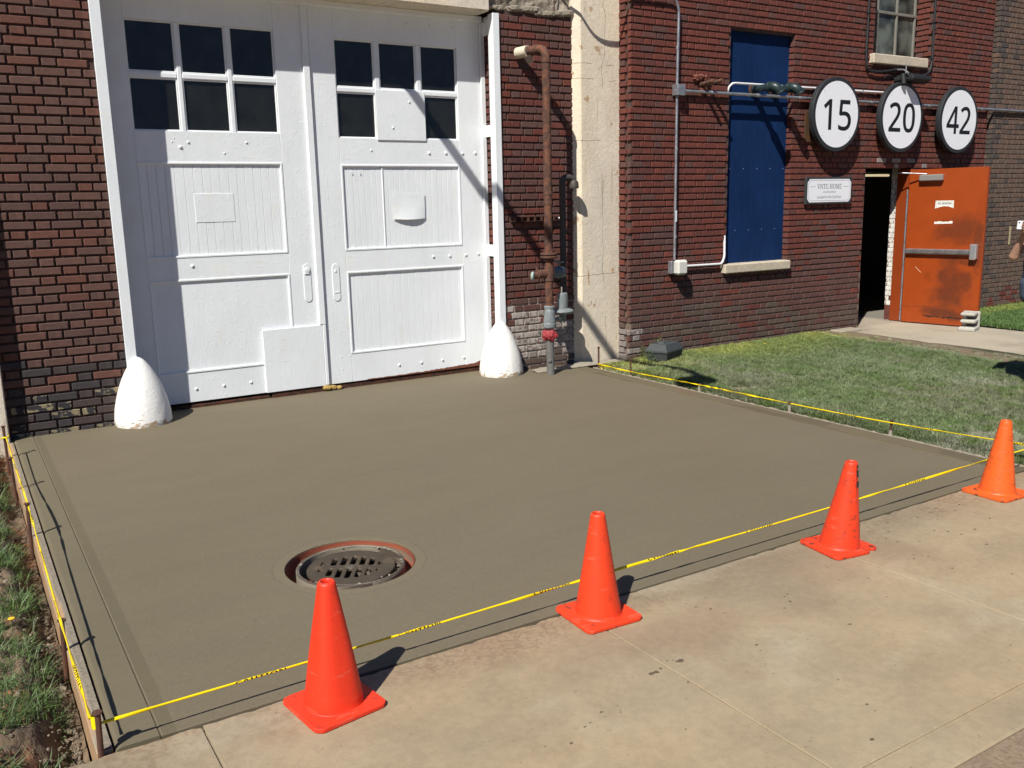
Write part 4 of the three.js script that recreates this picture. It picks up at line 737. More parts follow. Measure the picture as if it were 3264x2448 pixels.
{
  const t = thing('gas_regulator', 'grey gas regulator hung between the riser and the dark vent pipe', 'regulator');
  const x = 5.285, z = 0.29;
  part('stem', [cyl(0.012, 0.09, x - 0.01, 0.825, z, null, 10)], mat([0.4, 0.36, 0.28], 0.6), t);
  part('bonnet', [cyl(0.056, 0.18, x, 0.72, z, null, 22, 0.01)], M.regGrey, t);
  part('diaphragm', [lathe([[0, -0.026], [0.08, -0.024], [0.115, -0.014], [0.115, 0.006], [0.07, 0.026], [0, 0.034]], x, 0.625, z, 28)], M.regGrey, t);
  for (let k = 0; k < 8; k++) { const a = k * Math.PI / 4 + 0.3; part('bolt', cyl(0.008, 0.04, x + Math.cos(a) * 0.104, 0.62, z + Math.sin(a) * 0.104, null, 6), M.regGrey, t); }
  part('outlet', [cyl(0.035, 0.1, x, 0.555, z, null, 16, 0.006), tube([[x, 0.56, z], [x - 0.2, 0.54, z + 0.08]], 0.02)], M.regGrey, t);
}
{
  const t = thing('vent_riser', 'dark vent pipe with hooded top beside the cream column', 'pipe');
  part('pipe', tube(bend([[5.405, 0.56, 0.15], [5.40, 1.96, 0.15], [5.53, 1.96, 0.15], [5.535, 1.88, 0.16]], 0.05, 7), 0.034, { poly: true, n: 60, k: 16 }), mat([0.06, 0.052, 0.046], 0.7, { map: T.brick }), t);
  part('hood', lathe([[0.045, -0.045], [0.052, -0.03], [0.046, 0.02], [0.03, 0.04], [0, 0.045]], 5.537, 1.895, 0.16, 18), mat([0.07, 0.055, 0.045], 0.6, { map: T.brick }), t);
  const vb = part('valve', [lathe([[0, -0.07], [0.05, -0.06], [0.066, 0], [0.05, 0.06], [0, 0.07]], 5.27, 1.02, 0.26, 18, [1, 0, 0]), cyl(0.03, 0.2, 5.34, 1.02, 0.2, [0.75, 0, -0.6], 14)], mat([0.13, 0.17, 0.21], 0.45, { map: T.brick }), t);
  part('handwheel', [cyl(0.05, 0.015, 5.27, 1.12, 0.26, null, 14, 0.004), cyl(0.01, 0.06, 5.27, 1.09, 0.26, null, 8)], M.regGrey, vb);
}
{
  const t = thing('strut_bracket', 'rusty slotted strut bracket level across the purple brick pier', 'bracket');
  part('strut', [bb(4.86, 5.42, 1.575, 1.58, 0.0, 0.045, 0.001), bb(4.86, 5.42, 1.53, 1.535, 0.0, 0.045, 0.001), bb(4.86, 5.42, 1.53, 1.58, 0.0, 0.006, 0.001)], M.rustDark, t);
  for (let k = 0; k < 7; k++) part('web', bb(4.88 + k * 0.08, 4.905 + k * 0.08, 1.535, 1.575, 0.038, 0.044, 0.001), M.rustDark, t);
  part('bolt', cyl(0.018, 0.06, 5.45, 1.553, 0.06, [0.8, 0, 0.6], 10), M.galv, t);
}
// ---------------------------------------------------------------- doorway and orange door
{
  const t = thing('doorway_reveal', 'white painted brick reveal with flaking foot inside the doorway', 'wall');
  part('mortar', bb(10.972, 10.984, -0.1, 2.09, -0.035, 0.08, 0.001), mat([0.6, 0.58, 0.52], 0.8), t);
  for (let r = 0; r < 31; r++) for (const [z, w] of r % 2 ? [[0.022, 0.108]] : [[0.05, 0.05], [-0.006, 0.05]]) {
    const o = new THREE.Mesh(brickLib(0.188, 0.0595)[r % 4], r < 5 && rnd() < 0.45 ? pick(tRed).m : M.whitebrick); o.name = 'brick'; o.rotation.y = -Math.PI / 2; o.scale.x = w / 0.188; o.position.set(10.962 + rr(-0.002, 0.002), 0.03 + (r + 0.5) * 0.0655, z); t.add(o);
  }
  part('door_head', bb(10.03, 10.97, 2.066, 2.083, -0.035, 0.235, 0.003), mat([0.11, 0.035, 0.02], 0.7), t);
}
const orange = mat([1, 1, 1], 0.42, { bumpMap: T.paintB, bumpScale: 0.0006, map: tex(512, 1024, 1, 2.03, (x, y) => {
  const n = fbm(x * 6, y * 6, 4), f = fbm(x * 60, y * 60, 3); const s = 0.92 + 0.2 * (n - 0.5) + 0.06 * (f - 0.5); let c = [0.335 * s, 0.054 * s, 0.0055 * s];
  // hand and boot grime, grainy patches
  const blot = (cx, cy, rx, ry, k) => { const d = Math.hypot((x - cx) / rx, (y - cy) / ry) + 0.9 * (fbm(x * 9 + cx * 20, y * 9, 5) - 0.5); return sstep(1.0, 0.25, d) * k; };
  let g = Math.max(blot(0.62, 0.55, 0.34, 0.46, 0.72), blot(0.70, 1.25, 0.42, 0.24, 0.6), blot(0.93, 1.15, 0.10, 0.5, 0.65), blot(0.55, 0.18, 0.42, 0.12, 0.8), blot(0.8, 0.85, 0.25, 0.07, 0.6));
  g *= 0.55 + 0.75 * fbm(x * 120, y * 120, 3); c = mix3(c, [0.055, 0.02, 0.010], clamp(g));
  if (Math.abs(y - 0.13 - 0.02 * (fbm(x * 20, 2, 3) - 0.5)) < 0.012 && x > 0.3 && x < 0.8 && fbm(x * 40, y * 90, 3) > 0.45) c = [0.02, 0.013, 0.01];
  if (Math.abs(y - 0.24 - 0.05 * x) < 0.003 && x < 0.6 && vnoise(x * 30, 2) > 0.3) c = [0.1, 0.03, 0.02];
  if (Math.abs((y - 0.72) + (x - 0.22) * 0.9) < 0.004 && x > 0.16 && x < 0.24) c = [0.7, 0.5, 0.35];
  return c;
}) });
{
  const fr = thing('door_frame', 'orange steel frame with a long steel hinge beside the open doorway', 'door frame'), om = mat([0.27, 0.044, 0.006], 0.5, { map: T.paint });
  part('jamb', bb(10.93, 10.962, 0.03, 2.05, 0.075, 0.235, 0.003), om, fr);
  part('jamb_stop', bb(10.945, 10.975, 0.03, 2.05, 0.235, 0.262, 0.003), om, fr);
  part('hinge', tube([[10.926, 0.04, 0.245], [10.926, 1.78, 0.245]], 0.012, { n: 2 }), M.galv, fr);
}
{
  const t = thing('orange_door', 'scuffed orange steel door standing open with a push bar', 'door');
  const W = 0.985, y0 = 0.032, y1 = 2.036;
  const g = bb(0.012, W, y0, y1, -0.022, 0.022, 0.003), p = g.attributes.position, uv = g.attributes.uv; for (let i = 0; i < p.count; i++) uv.setXY(i, p.getX(i), p.getY(i));
  part('leaf', g, orange, t);
  part('edge_channel', [bb(W + 0.0005, W + 0.012, y0, y1, -0.024, 0.024, 0.002)], mat([0.29, 0.047, 0.006], 0.5, { map: T.paint }), t);
  // local x runs from the hinge to the free edge, local +z is the face that looks to the doors
  const F = 0.022;
  const bar = part('push_bar', [bb(0.03, 0.86, 0.955, 1.005, F + 0.005, F + 0.062, 0.008)], mat([0.50, 0.49, 0.47], 0.35, { metalness: 0.75, map: T.galv }), t);
  part('bar_bed', bb(0.02, 0.88, 0.945, 1.012, F - 0.001, F + 0.008, 0.003), M.galv, bar);
  part('latch_case', bb(0.86, 0.945, 0.89, 1.085, F - 0.001, F + 0.085, 0.014), mat([0.72, 0.73, 0.74], 0.25, { metalness: 0.8 }), t);
  const cl = part('door_closer', bb(0.16, 0.46, 1.885, 1.965, F - 0.001, F + 0.07, 0.01), mat([0.38, 0.36, 0.33], 0.4, { metalness: 0.5 }), t);
  part('closer_arm', [tube([[0.25, 1.975, F + 0.04], [-0.06, 2.0, F + 0.16]], 0.008), tube([[-0.06, 2.0, F + 0.16], [-0.2, 2.03, F + 0.02]], 0.007)], M.galv, cl);
  const torn = (x0, x1, yt, yb, seed, top) => { const r = RNG(seed), s = new THREE.Shape(); if (top) { s.moveTo(x0, yb); s.lineTo(x1, yb + 0.006); for (let i = 0; i <= 8; i++) s.lineTo(lerp(x1, x0, i / 8), yt - 0.012 * r() - 0.01 * Math.sin(i / 8 * Math.PI)); } else { s.moveTo(x0, yt); s.lineTo(x0 - 0.004, yb); for (let i = 0; i <= 10; i++) s.lineTo(lerp(x0, x1, i / 10), yb + 0.03 * Math.sin(i / 10 * Math.PI) + 0.008 * r()); s.lineTo(x1, yt); } s.closePath(); const q = new THREE.ExtrudeGeometry(s, { depth: 0.0008, bevelEnabled: false }); q.translate(0, 0, F); return q; };
  const ns = canvas(512, 192, (c, w, h) => { c.fillStyle = '#efeee8'; c.fillRect(0, 0, w, h); c.strokeStyle = '#3a4148'; c.lineWidth = 4; c.strokeRect(30, 22, w - 60, h + 40); c.fillStyle = '#1d2b3a'; c.font = 'bold 84px sans-serif'; c.textAlign = 'center'; c.save(); c.translate(w / 2, 110); c.scale(0.72, 1); c.fillText('NO SMOKING', 0, 0); c.restore(); });
  const g1 = torn(0.37, 0.60, 1.632, 1.528, 4, false), q1 = g1.attributes.position, u1 = g1.attributes.uv; for (let i = 0; i < q1.count; i++) u1.setXY(i, (q1.getX(i) - 0.37) / 0.23, (q1.getY(i) - 1.545) / 0.087);
  part('sticker', g1, mat([0.85, 0.85, 0.83], 0.6, { map: ns }), t);
  part('sticker', uvM(torn(0.37, 0.60, 1.378, 1.335, 6, true)), mat([0.70, 0.70, 0.64], 0.7), t);
  // the leaf turns on the hinge at the frame
  t.position.set(10.925, 0, 0.262); t.rotation.y = -Math.atan2(0.985, 0.18);
}
{
  const t = thing('concrete_block', 'broken piece of hollow concrete block propping the orange door open', 'block');
  const m = mat([0.46, 0.44, 0.38], 0.95, { map: T.brick, bumpMap: T.concB, bumpScale: 0.008 });
  part('web', bb(-0.15, 0.14, 0, 0.055, -0.1, 0.1, 0.014), m, t); part('web', bb(-0.11, 0.12, 0.10, 0.145, -0.085, 0.09, 0.014), m, t); part('web', bb(-0.09, 0.14, 0.19, 0.23, -0.09, 0.08, 0.012), m, t);
  part('face_shell', bb(0.10, 0.145, 0, 0.235, -0.1, 0.1, 0.012), m, t); part('core_wall', bb(-0.03, 0.02, 0.04, 0.2, -0.075, -0.03, 0.01), m, t);
  t.position.set(10.88, 0.012, 1.26); t.rotation.y = 0.35;
}
// ---------------------------------------------------------------- drain
{
  const t = thing('manhole', 'round iron drain grate set in a red collar in the fresh slab', 'drain');
  const [cx, cz] = HOLE, red = mat([1, 1, 1], 0.85, { map: tileTex(256, 0.4, (x, y) => { const n = fbm(x * 16, y * 16, 5); return mix3(mix3([0.32, 0.075, 0.03], [0.22, 0.055, 0.03], fbm(x * 40, y * 40, 3)), [0.16, 0.125, 0.085], sstep(0.52, 0.62, n) * 0.85); }), bumpMap: T.brickB, bumpScale: 0.002 });
  part('collar', lathe([[0.3115, -0.006], [0.3095, -0.012], [0.3085, -0.085], [0.262, -0.095], [0.20, -0.098]], 0, 0, 0, 72), red, t);
  part('pit', lathe([[0.217, -0.09], [0.216, -0.7], [0, -0.72]], 0, 0, 0, 40), mat([0.13, 0.105, 0.08], 0.95), t);
  const ring = lathe([[0.264, -0.10], [0.264, -0.016], [0.261, -0.010], [0.251, -0.009], [0.247, -0.014], [0.246, -0.075], [0.218, -0.077], [0.216, -0.1]], 0, 0, 0, 72), rp = ring.attributes.position; for (let i = 0; i < rp.count; i++) { const a = Math.atan2(rp.getZ(i), rp.getX(i)); if (rp.getY(i) > -0.05) rp.setY(i, rp.getY(i) + 0.004 * (fbm(a * 5 + 20, rp.getX(i) * 9, 3) - 0.5)); } ring.computeVertexNormals();
  part('frame_ring', ring, mat([1, 1, 1], 0.85, { map: tileTex(256, 0.35, (x, y) => { const n = fbm(x * 14, y * 14, 4); return mix3([0.075, 0.055, 0.04], [0.24, 0.205, 0.15], sstep(0.45, 0.62, n)); }), bumpMap: T.concB, bumpScale: 0.004 }), t);
  const sp = new THREE.Shape(); sp.absarc(0, 0, 0.214, 0, Math.PI * 2);
  for (let i = -3; i <= 3; i++) for (const s of [1, -1]) {
    const u = i * 0.047, e = 1 - (i / 3.9) ** 2, v0 = s * (0.012 + 0.012 * e), v1 = s * (0.026 + 0.108 * e), w = 0.013, h = new THREE.Path();
    const a = Math.min(v0, v1), b = Math.max(v0, v1), sh = i === 3 || i === -3 ? (s > 0 ? 0.01 : 0.01) : 0;
    if (sh) { h.moveTo(u - w, a + (s < 0 ? sh : 0)); h.lineTo(u - w, b - (s > 0 ? sh * 0 : 0)); h.lineTo(u + w, (a + b) / 2); h.closePath(); }
    else { const c = 0.006; h.moveTo(u - w + c, a); h.lineTo(u - w, a + c); h.lineTo(u - w, b - c); h.lineTo(u - w + c, b); h.lineTo(u + w - c, b); h.lineTo(u + w, b - c); h.lineTo(u + w, a + c); h.lineTo(u + w - c, a); h.closePath(); }
    sp.holes.push(h);
  }
  const g = new THREE.ExtrudeGeometry(sp, { depth: 0.010, bevelEnabled: true, bevelThickness: 0.003, bevelSize: 0.003, bevelOffset: -0.003, bevelSegments: 1, curveSegments: 60 }); g.rotateX(-Math.PI / 2); g.translate(0, -0.034, 0);
  const lid = part('grate', uvM(g), mat([0.66, 0.56, 0.45], 0.6, { map: T.iron, metalness: 0.15, bumpMap: T.brickB, bumpScale: 0.001 }), t); lid.rotation.y = -31.75 * Math.PI / 180;
  part('boss', lathe([[0.03, 0], [0.028, 0.005], [0.012, 0.008], [0, 0.008]], 0, -0.022, 0, 24).scale(1, 1, 0.7), M.iron, lid);
  // wet crumbs of concrete lying on ring and collar
  const r = RNG(77), cr = []; for (let i = 0; i < 46; i++) { const a = r() * 6.283, d = r() < 0.6 ? 0.222 + r() * 0.03 : 0.262 + r() * 0.045, s = 0.003 + 0.007 * r() * r(); const q = new THREE.DodecahedronGeometry(s, 0); q.scale(1.6, 0.7, 1); q.rotateY(a); q.translate(Math.cos(a) * d, d < 0.26 ? (d > 0.236 ? -0.009 : -0.043) : -0.1, Math.sin(a) * d); cr.push(uvM(q)); }
  part('concrete_crumbs', cr, M.concPale, t).userData.kind = 'stuff';
  t.position.set(cx, 0, cz);
}
// ---------------------------------------------------------------- timber form, stakes, tape
{
  const t = thing('form_board', 'tan timber form board smeared with concrete along the slab edge', 'board');
  for (const [z0, z1] of [[0.13, 2.44], [2.443, 4.885]]) { const g = bb(0.217, 0.2655, -0.14, 0.002, z0, z1, 0.003); part('plank', g, M.wood, t); }
  const r = RNG(41), F = []; let pz = 0.14, px = 0.236, py = 0.005; for (let z = 0.17; z < 4.88; z += 0.03) { const x = 0.222 + 0.024 * fbm(z * 3, 7, 4) * (1.6 - 0.7 * sstep(2, 4.8, z)), y = 0.0035 + 0.003 * r(); quad(F, [px, 0.0022, pz], [x, 0.0022, z], [x + 0.006, y, z], [px + 0.006, py, pz]); quad(F, [px + 0.006, py, pz], [x + 0.006, y, z], [0.2648, y * 0.8, z], [0.2648, py * 0.8, pz]); pz = z; px = x; py = y; }
  part('concrete_film', flat(F), M.slabCrust, t);
}
function stake(x, z, y0, y1, label, group, tilt = [0, 0], ash = 0) {
  const t = thing('form_stake', label, 'stake', group), h = y1 - y0;
  part('shaft', lathe([[0, -h * 0.5], [0.006, -h * 0.5], [0.0095, -h * 0.35], [0.0095, h * 0.5 - 0.006], [0, h * 0.5 - 0.006]], 0, h / 2, 0, 12), M.rust, t);
  part('head', cyl(0.0165, 0.009, 0, h - 0.003, 0, null, 12, 0.003), M.rustDark, t);
  if (ash) part('concrete_collar', lathe([[0.022, -0.012], [0.016, 0.0], [0.013, 0.012], [0.0122, ash], [0.0108, ash + 0.006]], 0, -y0, 0, 12), M.concPale, t);
  t.position.set(x, y0, z); t.rotation.set(tilt[1], 0, tilt[0]);
}
const gl = 'stakes along the timber form';
stake(0.2, 0.6, -0.35, 0.235, 'rusty round stake holding the timber form by the dug earth', gl); stake(0.2, 1.5, -0.35, 0.215, 'rusty round stake holding the timber form by the dug earth', gl, [0.02, 0.03]); stake(0.198, 2.52, -0.35, 0.19, 'rusty round stake holding the timber form by the dug earth', gl, [-0.02, 0]); stake(0.199, 4.05, -0.35, 0.135, 'rusty round stake holding the timber form by the dug earth', gl, [-0.03, 0.02]);
stake(0.222, 4.885, -0.35, 0.152, 'rusty corner stake wrapped in yellow tape at the slab corner', 'stakes along the timber form', [-0.02, 0.03]);
const gr = 'stakes along the lawn';
stake(5.665, 0.4, -0.2, 0.225, 'tall thin rusty stake with tape tied to it at the foot of the cream column', gr); stake(5.665, 0.93, -0.2, 0.16, 'rusty stake at the bare corner of the lawn', gr, [0.02, 0]); stake(5.665, 1.9, -0.2, 0.07, 'short stake with a pale concrete crust between slab and lawn', gr, [0, 0], 0.05); stake(5.66, 2.95, -0.2, 0.085, 'short stake with a pale concrete crust between slab and lawn', gr, [0.02, 0], 0.055); stake(5.66, 3.87, -0.2, 0.112, 'short stake with a pale concrete crust between slab and lawn', gr, [-0.03, 0.02], 0.03); stake(5.72, 4.9, -0.2, 0.15, 'stake where the front and lawn tapes cross', gr);
const tapeTex = canvas(1024, 64, (c, w, h) => { c.fillStyle = '#f5d800'; c.fillRect(0, 0, w, h); c.fillStyle = '#15140c'; c.textBaseline = 'middle'; c.font = 'bold 150px sans-serif'; c.save(); c.scale(0.46, 1); c.fillText('CAUTION', 150, h / 2 + 34); c.restore(); });
tapeTex.wrapS = THREE.RepeatWrapping; tapeTex.wrapT = THREE.ClampToEdgeWrapping;
const tapeM = mat([0.95, 0.93, 0.85], 0.38, { map: tapeTex });
function ribbon(pts, seed, wmax = 0.0115) {
  const c = new THREE.CatmullRomCurve3(pts.map(p => new THREE.Vector3(...p)), false, 'chordal'), L = c.getLength(), n = Math.round(L / 0.012), P = [], rgt = new THREE.Vector3(), up = new THREE.Vector3(), pos = [], uv = [], idx = [];
  for (let i = 0; i <= n; i++) {
    const s = i / n, p = c.getPointAt(s), d = c.getTangentAt(s), l = s * L; rgt.set(0, 1, 0).cross(d).normalize(); up.crossVectors(d, rgt);
    const tw = 18 * (fbm(l * 0.7 + seed * 7, seed, 3) - 0.5) * 2 + 0.8, w = wmax * (0.62 + 0.45 * sstep(0.35, 0.65, fbm(l * 1.5 + seed * 3, 2, 3)));
    const a = rgt.clone().multiplyScalar(Math.cos(tw)).addScaledVector(up, Math.sin(tw)), b = rgt.clone().multiplyScalar(-Math.sin(tw)).addScaledVector(up, Math.cos(tw)), th = 0.0019 + 0.0018 * (1 - (w / wmax));
    const u = l / 0.62 + seed * 0.37;
    for (const [x, y, v] of [[-1, -1, 0], [0, -1.6, 0.5], [1, -1, 1], [1, 1, 1], [0, 1.6, 0.5], [-1, 1, 0]]) { pos.push(p.x + a.x * x * w / 2 + b.x * y * th, p.y + a.y * x * w / 2 + b.y * y * th, p.z + a.z * x * w / 2 + b.z * y * th); uv.push(u, v); }
    if (i) for (let k = 0; k < 6; k++) { const q = (k + 1) % 6, A = (i - 1) * 6; idx.push(A + k, A + q, A + 6 + q, A + k, A + 6 + q, A + 6 + k); }
  }
  const g = new THREE.BufferGeometry(); g.setAttribute('position', new THREE.Float32BufferAttribute(pos, 3)); g.setAttribute('uv', new THREE.Float32BufferAttribute(uv, 2)); g.setIndex(idx); g.computeVertexNormals(); return g;
}
{
  const t = thing('caution_tape', 'yellow and black caution tape stretched behind the orange cones', 'tape');
  part('strip', ribbon([[0.235, 0.102, 4.885], [0.65, 0.098, 4.873], [1.4, 0.098, 4.868], [2.41, 0.107, 4.868], [3.2, 0.108, 4.87], [4.0, 0.113, 4.872], [5.17, 0.128, 4.88], [5.72, 0.135, 4.898]], 1), tapeM, t);
  part('wrap', lathe([[0.0125, -0.026], [0.0135, -0.02], [0.0135, 0.014], [0.0125, 0.018]], 0.225, 0.118, 4.888, 14), mat([0.85, 0.68, 0.0], 0.4), t);
}
{
  const t = thing('caution_tape', 'yellow and black caution tape along the stakes of the timber form', 'tape');
  part('strip', ribbon([[0.213, 0.118, 4.87], [0.209, 0.138, 4.05], [0.212, 0.152, 3.2], [0.213, 0.172, 2.52], [0.213, 0.137, 1.5], [0.209, 0.15, 0.61]], 2), tapeM, t);
  part('loose_end', ribbon([[0.2, 0.15, 0.61], [0.0, 0.145, 0.64], [-0.8, 0.12, 0.7]], 4, 0.014), tapeM, t);
  part('knot', ribbon([[0.185, 0.15, 0.60], [0.20, 0.155, 0.622], [0.222, 0.15, 0.605], [0.225, 0.165, 0.59]], 5, 0.016), tapeM, t);
}
{
  const t = thing('caution_tape', 'yellow and black caution tape along the lawn edge', 'tape');
  part('strip', ribbon([[5.662, 0.045, 0.4], [5.654, 0.042, 0.93], [5.655, 0.062, 1.9], [5.65, 0.074, 2.95], [5.65, 0.094, 3.86], [5.70, 0.13, 4.9]], 6, 0.013), tapeM, t);
  part('tail', ribbon([[5.66, 0.05, 0.405], [5.68, 0.03, 0.42], [5.685, 0.0, 0.44]], 7, 0.02), tapeM, t);
}
// ---------------------------------------------------------------- cones
function coneTex(base, seed, dirt) { return tex(512, 512, 1, 1, (x, y) => { const n = fbm(x * 9 + seed, y * 9, 5), f = fbm(x * 60 + seed, y * 60, 3); let s = 0.96 + 0.1 * (n - 0.5) + 0.05 * (f - 0.5), c = base.map(v => v * s); const k = sstep(0.66, 0.72, fbm(x * 34 + seed * 3, y * 34, 4)) * dirt; c = mix3(c, [0.06, 0.03, 0.02], k); if (vnoise(x * 110 + seed, y * 110) > 0.975) c = mix3(c, [0.05, 0.02, 0.01], 0.8 * Math.min(1, dirt + 0.3)); const sc = sstep(0.70, 0.75, fbm(x * 8 + 50 + seed, y * 30, 4)); return mix3(c, [0.75, 0.30, 0.2], sc * 0.12); }); }
function cone(o) {
  const t = thing('traffic_cone', o.label, 'traffic cone', 'orange cones along the front of the slab');
  const m = mat([1, 1, 1], 0.5, { map: coneTex(o.col, o.seed, o.dirt), bumpMap: T.brickB, bumpScale: 0.0006 });
  const H = o.H, seg = 64, ny = 40, R0 = 0.098, R1 = 0.031, pos = [], uv = [], idx = [];
  const ring = (y, r, pw, v, inner) => { for (let k = 0; k <= seg; k++) { const a = k / seg * Math.PI * 2, c = Math.cos(a), s = Math.sin(a), q = pw ? Math.pow(Math.pow(Math.abs(c), pw) + Math.pow(Math.abs(s), pw), -1 / pw) : 1; let rr2 = r * q; if (o.dent) rr2 -= o.dent * Math.exp(-(((a - 0.4) % 6.283) ** 2) * 6) * Math.sin(Math.PI * clamp(y / H)); pos.push(c * rr2, y, s * rr2); uv.push(k / seg * 0.6, v); } };
  let rows = 0; const add = (y, r, pw, v) => { ring(y, r, pw, v); rows++; };
  const pwAt = h => o.square ? lerp(2.15, 2.9, Math.sin(Math.PI * clamp(h * 0.9 + 0.1))) : 2;
  add(0.012, R0 + 0.02, 2, 0); add(0.016, R0 + 0.006, 2, 0.02);
  for (let j = 0; j <= ny; j++) { const h = j / ny; add(0.02 + (H - 0.03) * h, lerp(R0, R1, h) * (1 - 0.012 * Math.sin(Math.PI * h)), pwAt(h), 0.03 + 0.9 * h); }
  add(H - 0.005, R1 * 0.96, 2, 0.95); add(H, R1 * 0.82, 2, 0.96); add(H, R1 * 0.62, 2, 0.97); add(H - 0.012, R1 * 0.56, 2, 0.98); add(H - 0.09, R1 * 0.72, 2, 1);
  for (let j = 0; j + 1 < rows; j++) for (let k = 0; k < seg; k++) { const A = j * (seg + 1) + k, B = A + seg + 1; idx.push(A, B, A + 1, A + 1, B, B + 1); }
  const g = new THREE.BufferGeometry(); g.setAttribute('position', new THREE.Float32BufferAttribute(pos, 3)); g.setAttribute('uv', new THREE.Float32BufferAttribute(uv, 2)); g.setIndex(idx); g.computeVertexNormals();
  if (o.lean) { const p = g.attributes.position; for (let i = 0; i < p.count; i++) { const h = p.getY(i) / H; p.setX(i, p.getX(i) + o.lean[0] * h); p.setZ(i, p.getZ(i) + o.lean[1] * h); } }
  part('body', g, m, t);
  // base plate: rounded square, worn rim, a torn corner where the photo shows one
  const S = 0.138, q = 0.03, s = new THREE.Shape(), r = RNG(o.seed * 5 + 1), pt = [];
  const corner = (cx, cy, a0) => { for (let i = 0; i <= 5; i++) { const a = a0 + i / 5 * Math.PI / 2; pt.push([cx + q * Math.cos(a), cy + q * Math.sin(a)]); } };
  corner(S - q, S - q, 0); corner(-S + q, S - q, Math.PI / 2); corner(-S + q, -S + q, Math.PI);
  if (o.torn) { pt.push([0.05, -S], [0.07, -S + 0.004], [0.072, -S + 0.022], [0.09, -S + 0.026], [0.10, -S + 0.034], [0.115, -S + 0.022], [0.135, -S + 0.026], [0.146, -S + 0.05]); } else corner(S - q, -S + q, -Math.PI / 2);
  pt.forEach((p, i) => i ? s.lineTo(p[0] + (r() - 0.5) * 0.0022, p[1] + (r() - 0.5) * 0.0022) : s.moveTo(...p)); s.closePath();
  const hole = new THREE.Path(); hole.absarc(0, 0, R0 + 0.006, 0, Math.PI * 2, true); s.holes.push(hole);
  const bg = new THREE.ExtrudeGeometry(s, { depth: 0.010, bevelEnabled: true, bevelThickness: 0.003, bevelSize: 0.003, bevelOffset: -0.003, bevelSegments: 2, curveSegments: 24 }); bg.rotateX(-Math.PI / 2); bg.translate(0, 0.0035, 0);
  { const p = bg.attributes.position; for (let i = 0; i < p.count; i++) { const x = p.getX(i), z = p.getZ(i), d = Math.hypot(x, z) / 0.19; p.setY(i, p.getY(i) + 0.004 * (fbm(x * 12 + o.seed, z * 12, 2) - 0.4) * d + (o.curl || 0) * Math.pow(clamp(d - 0.6), 2) * (x > 0 && z < 0 ? 1 : 0.2)); } bg.computeVertexNormals(); }
  part('base_plate', uvM(bg), mat([1, 1, 1], 0.65, { map: coneTex(o.col, o.seed + 20, Math.min(1, o.dirt * 1.5 + 0.2)), bumpMap: T.brickB, bumpScale: 0.001 }), t);
  if (o.slit) { // split running down from the rim with black scuffs beside it
    const sg = []; const P = (h, a, off) => { const R = lerp(R0, R1, h) + off; return [Math.cos(a) * R + o.lean[0] * h, 0.02 + (H - 0.03) * h, Math.sin(a) * R + o.lean[1] * h]; };
    for (let j = 0; j < 14; j++) { const h0 = 1 - j * 0.036, h1 = 1 - (j + 1) * 0.036, w = 0.05 * (1 - j / 15), w1 = 0.05 * (1 - (j + 1) / 15), a = o.slit; quad(sg, P(h0, a - w, 0.0012), P(h1, a - w1, 0.0012), P(h1, a + w1, 0.0012), P(h0, a + w, 0.0012)); }
    const sc = (h0, h1, a0, a1) => { const rg = RNG(Math.round(h0 * 1000)); const n = 6; for (let j = 0; j < n; j++) { const e0 = lerp(a0, a1, j / n), e1 = lerp(a0, a1, (j + 1) / n), k = 0.012 * rg(); quad(sg, P(h1, e0, 0.001), P(h0 + k, e0, 0.001), P(h0 + 0.012 * rg(), e1, 0.001), P(h1 - 0.01 * rg(), e1, 0.001)); } };
    sc(0.84, 0.93, o.slit - 0.65, o.slit - 0.02); sc(0.72, 0.80, o.slit - 0.6, o.slit - 0.05); sc(0.95, 0.985, o.slit - 0.7, o.slit - 0.1);
    part('split', flat(sg), mat([0.03, 0.022, 0.02], 0.8), t);
  }
  t.position.set(o.x, -0.004, o.z); t.rotation.y = o.turn; return t;
}
cone({ label: 'red orange cone with flattened sides and a clean top, in front of the drain grate', x: 0.965, z: 5.03, H: 0.462, turn: 0.14, col: [0.80, 0.040, 0.010], seed: 1, dirt: 0.12, square: true });
cone({ label: 'red orange cone with small black nicks, second along from the drain grate', x: 2.15, z: 4.995, H: 0.452, turn: -0.05, col: [0.80, 0.052, 0.010], seed: 2, dirt: 0.25 });
cone({ label: 'split and scuffed red orange cone with a torn base corner', x: 3.59, z: 5.07, H: 0.435, turn: -0.15, col: [0.78, 0.048, 0.010], seed: 3, dirt: 0.45, lean: [0.055, 0.0], torn: true, slit: 1.45 });
cone({ label: 'lighter orange dusty cone beside the end of the lawn', x: 5.01, z: 5.045, H: 0.43, turn: -0.05, col: [0.80, 0.115, 0.012], seed: 4, dirt: 0.4, lean: [0.035, 0] });
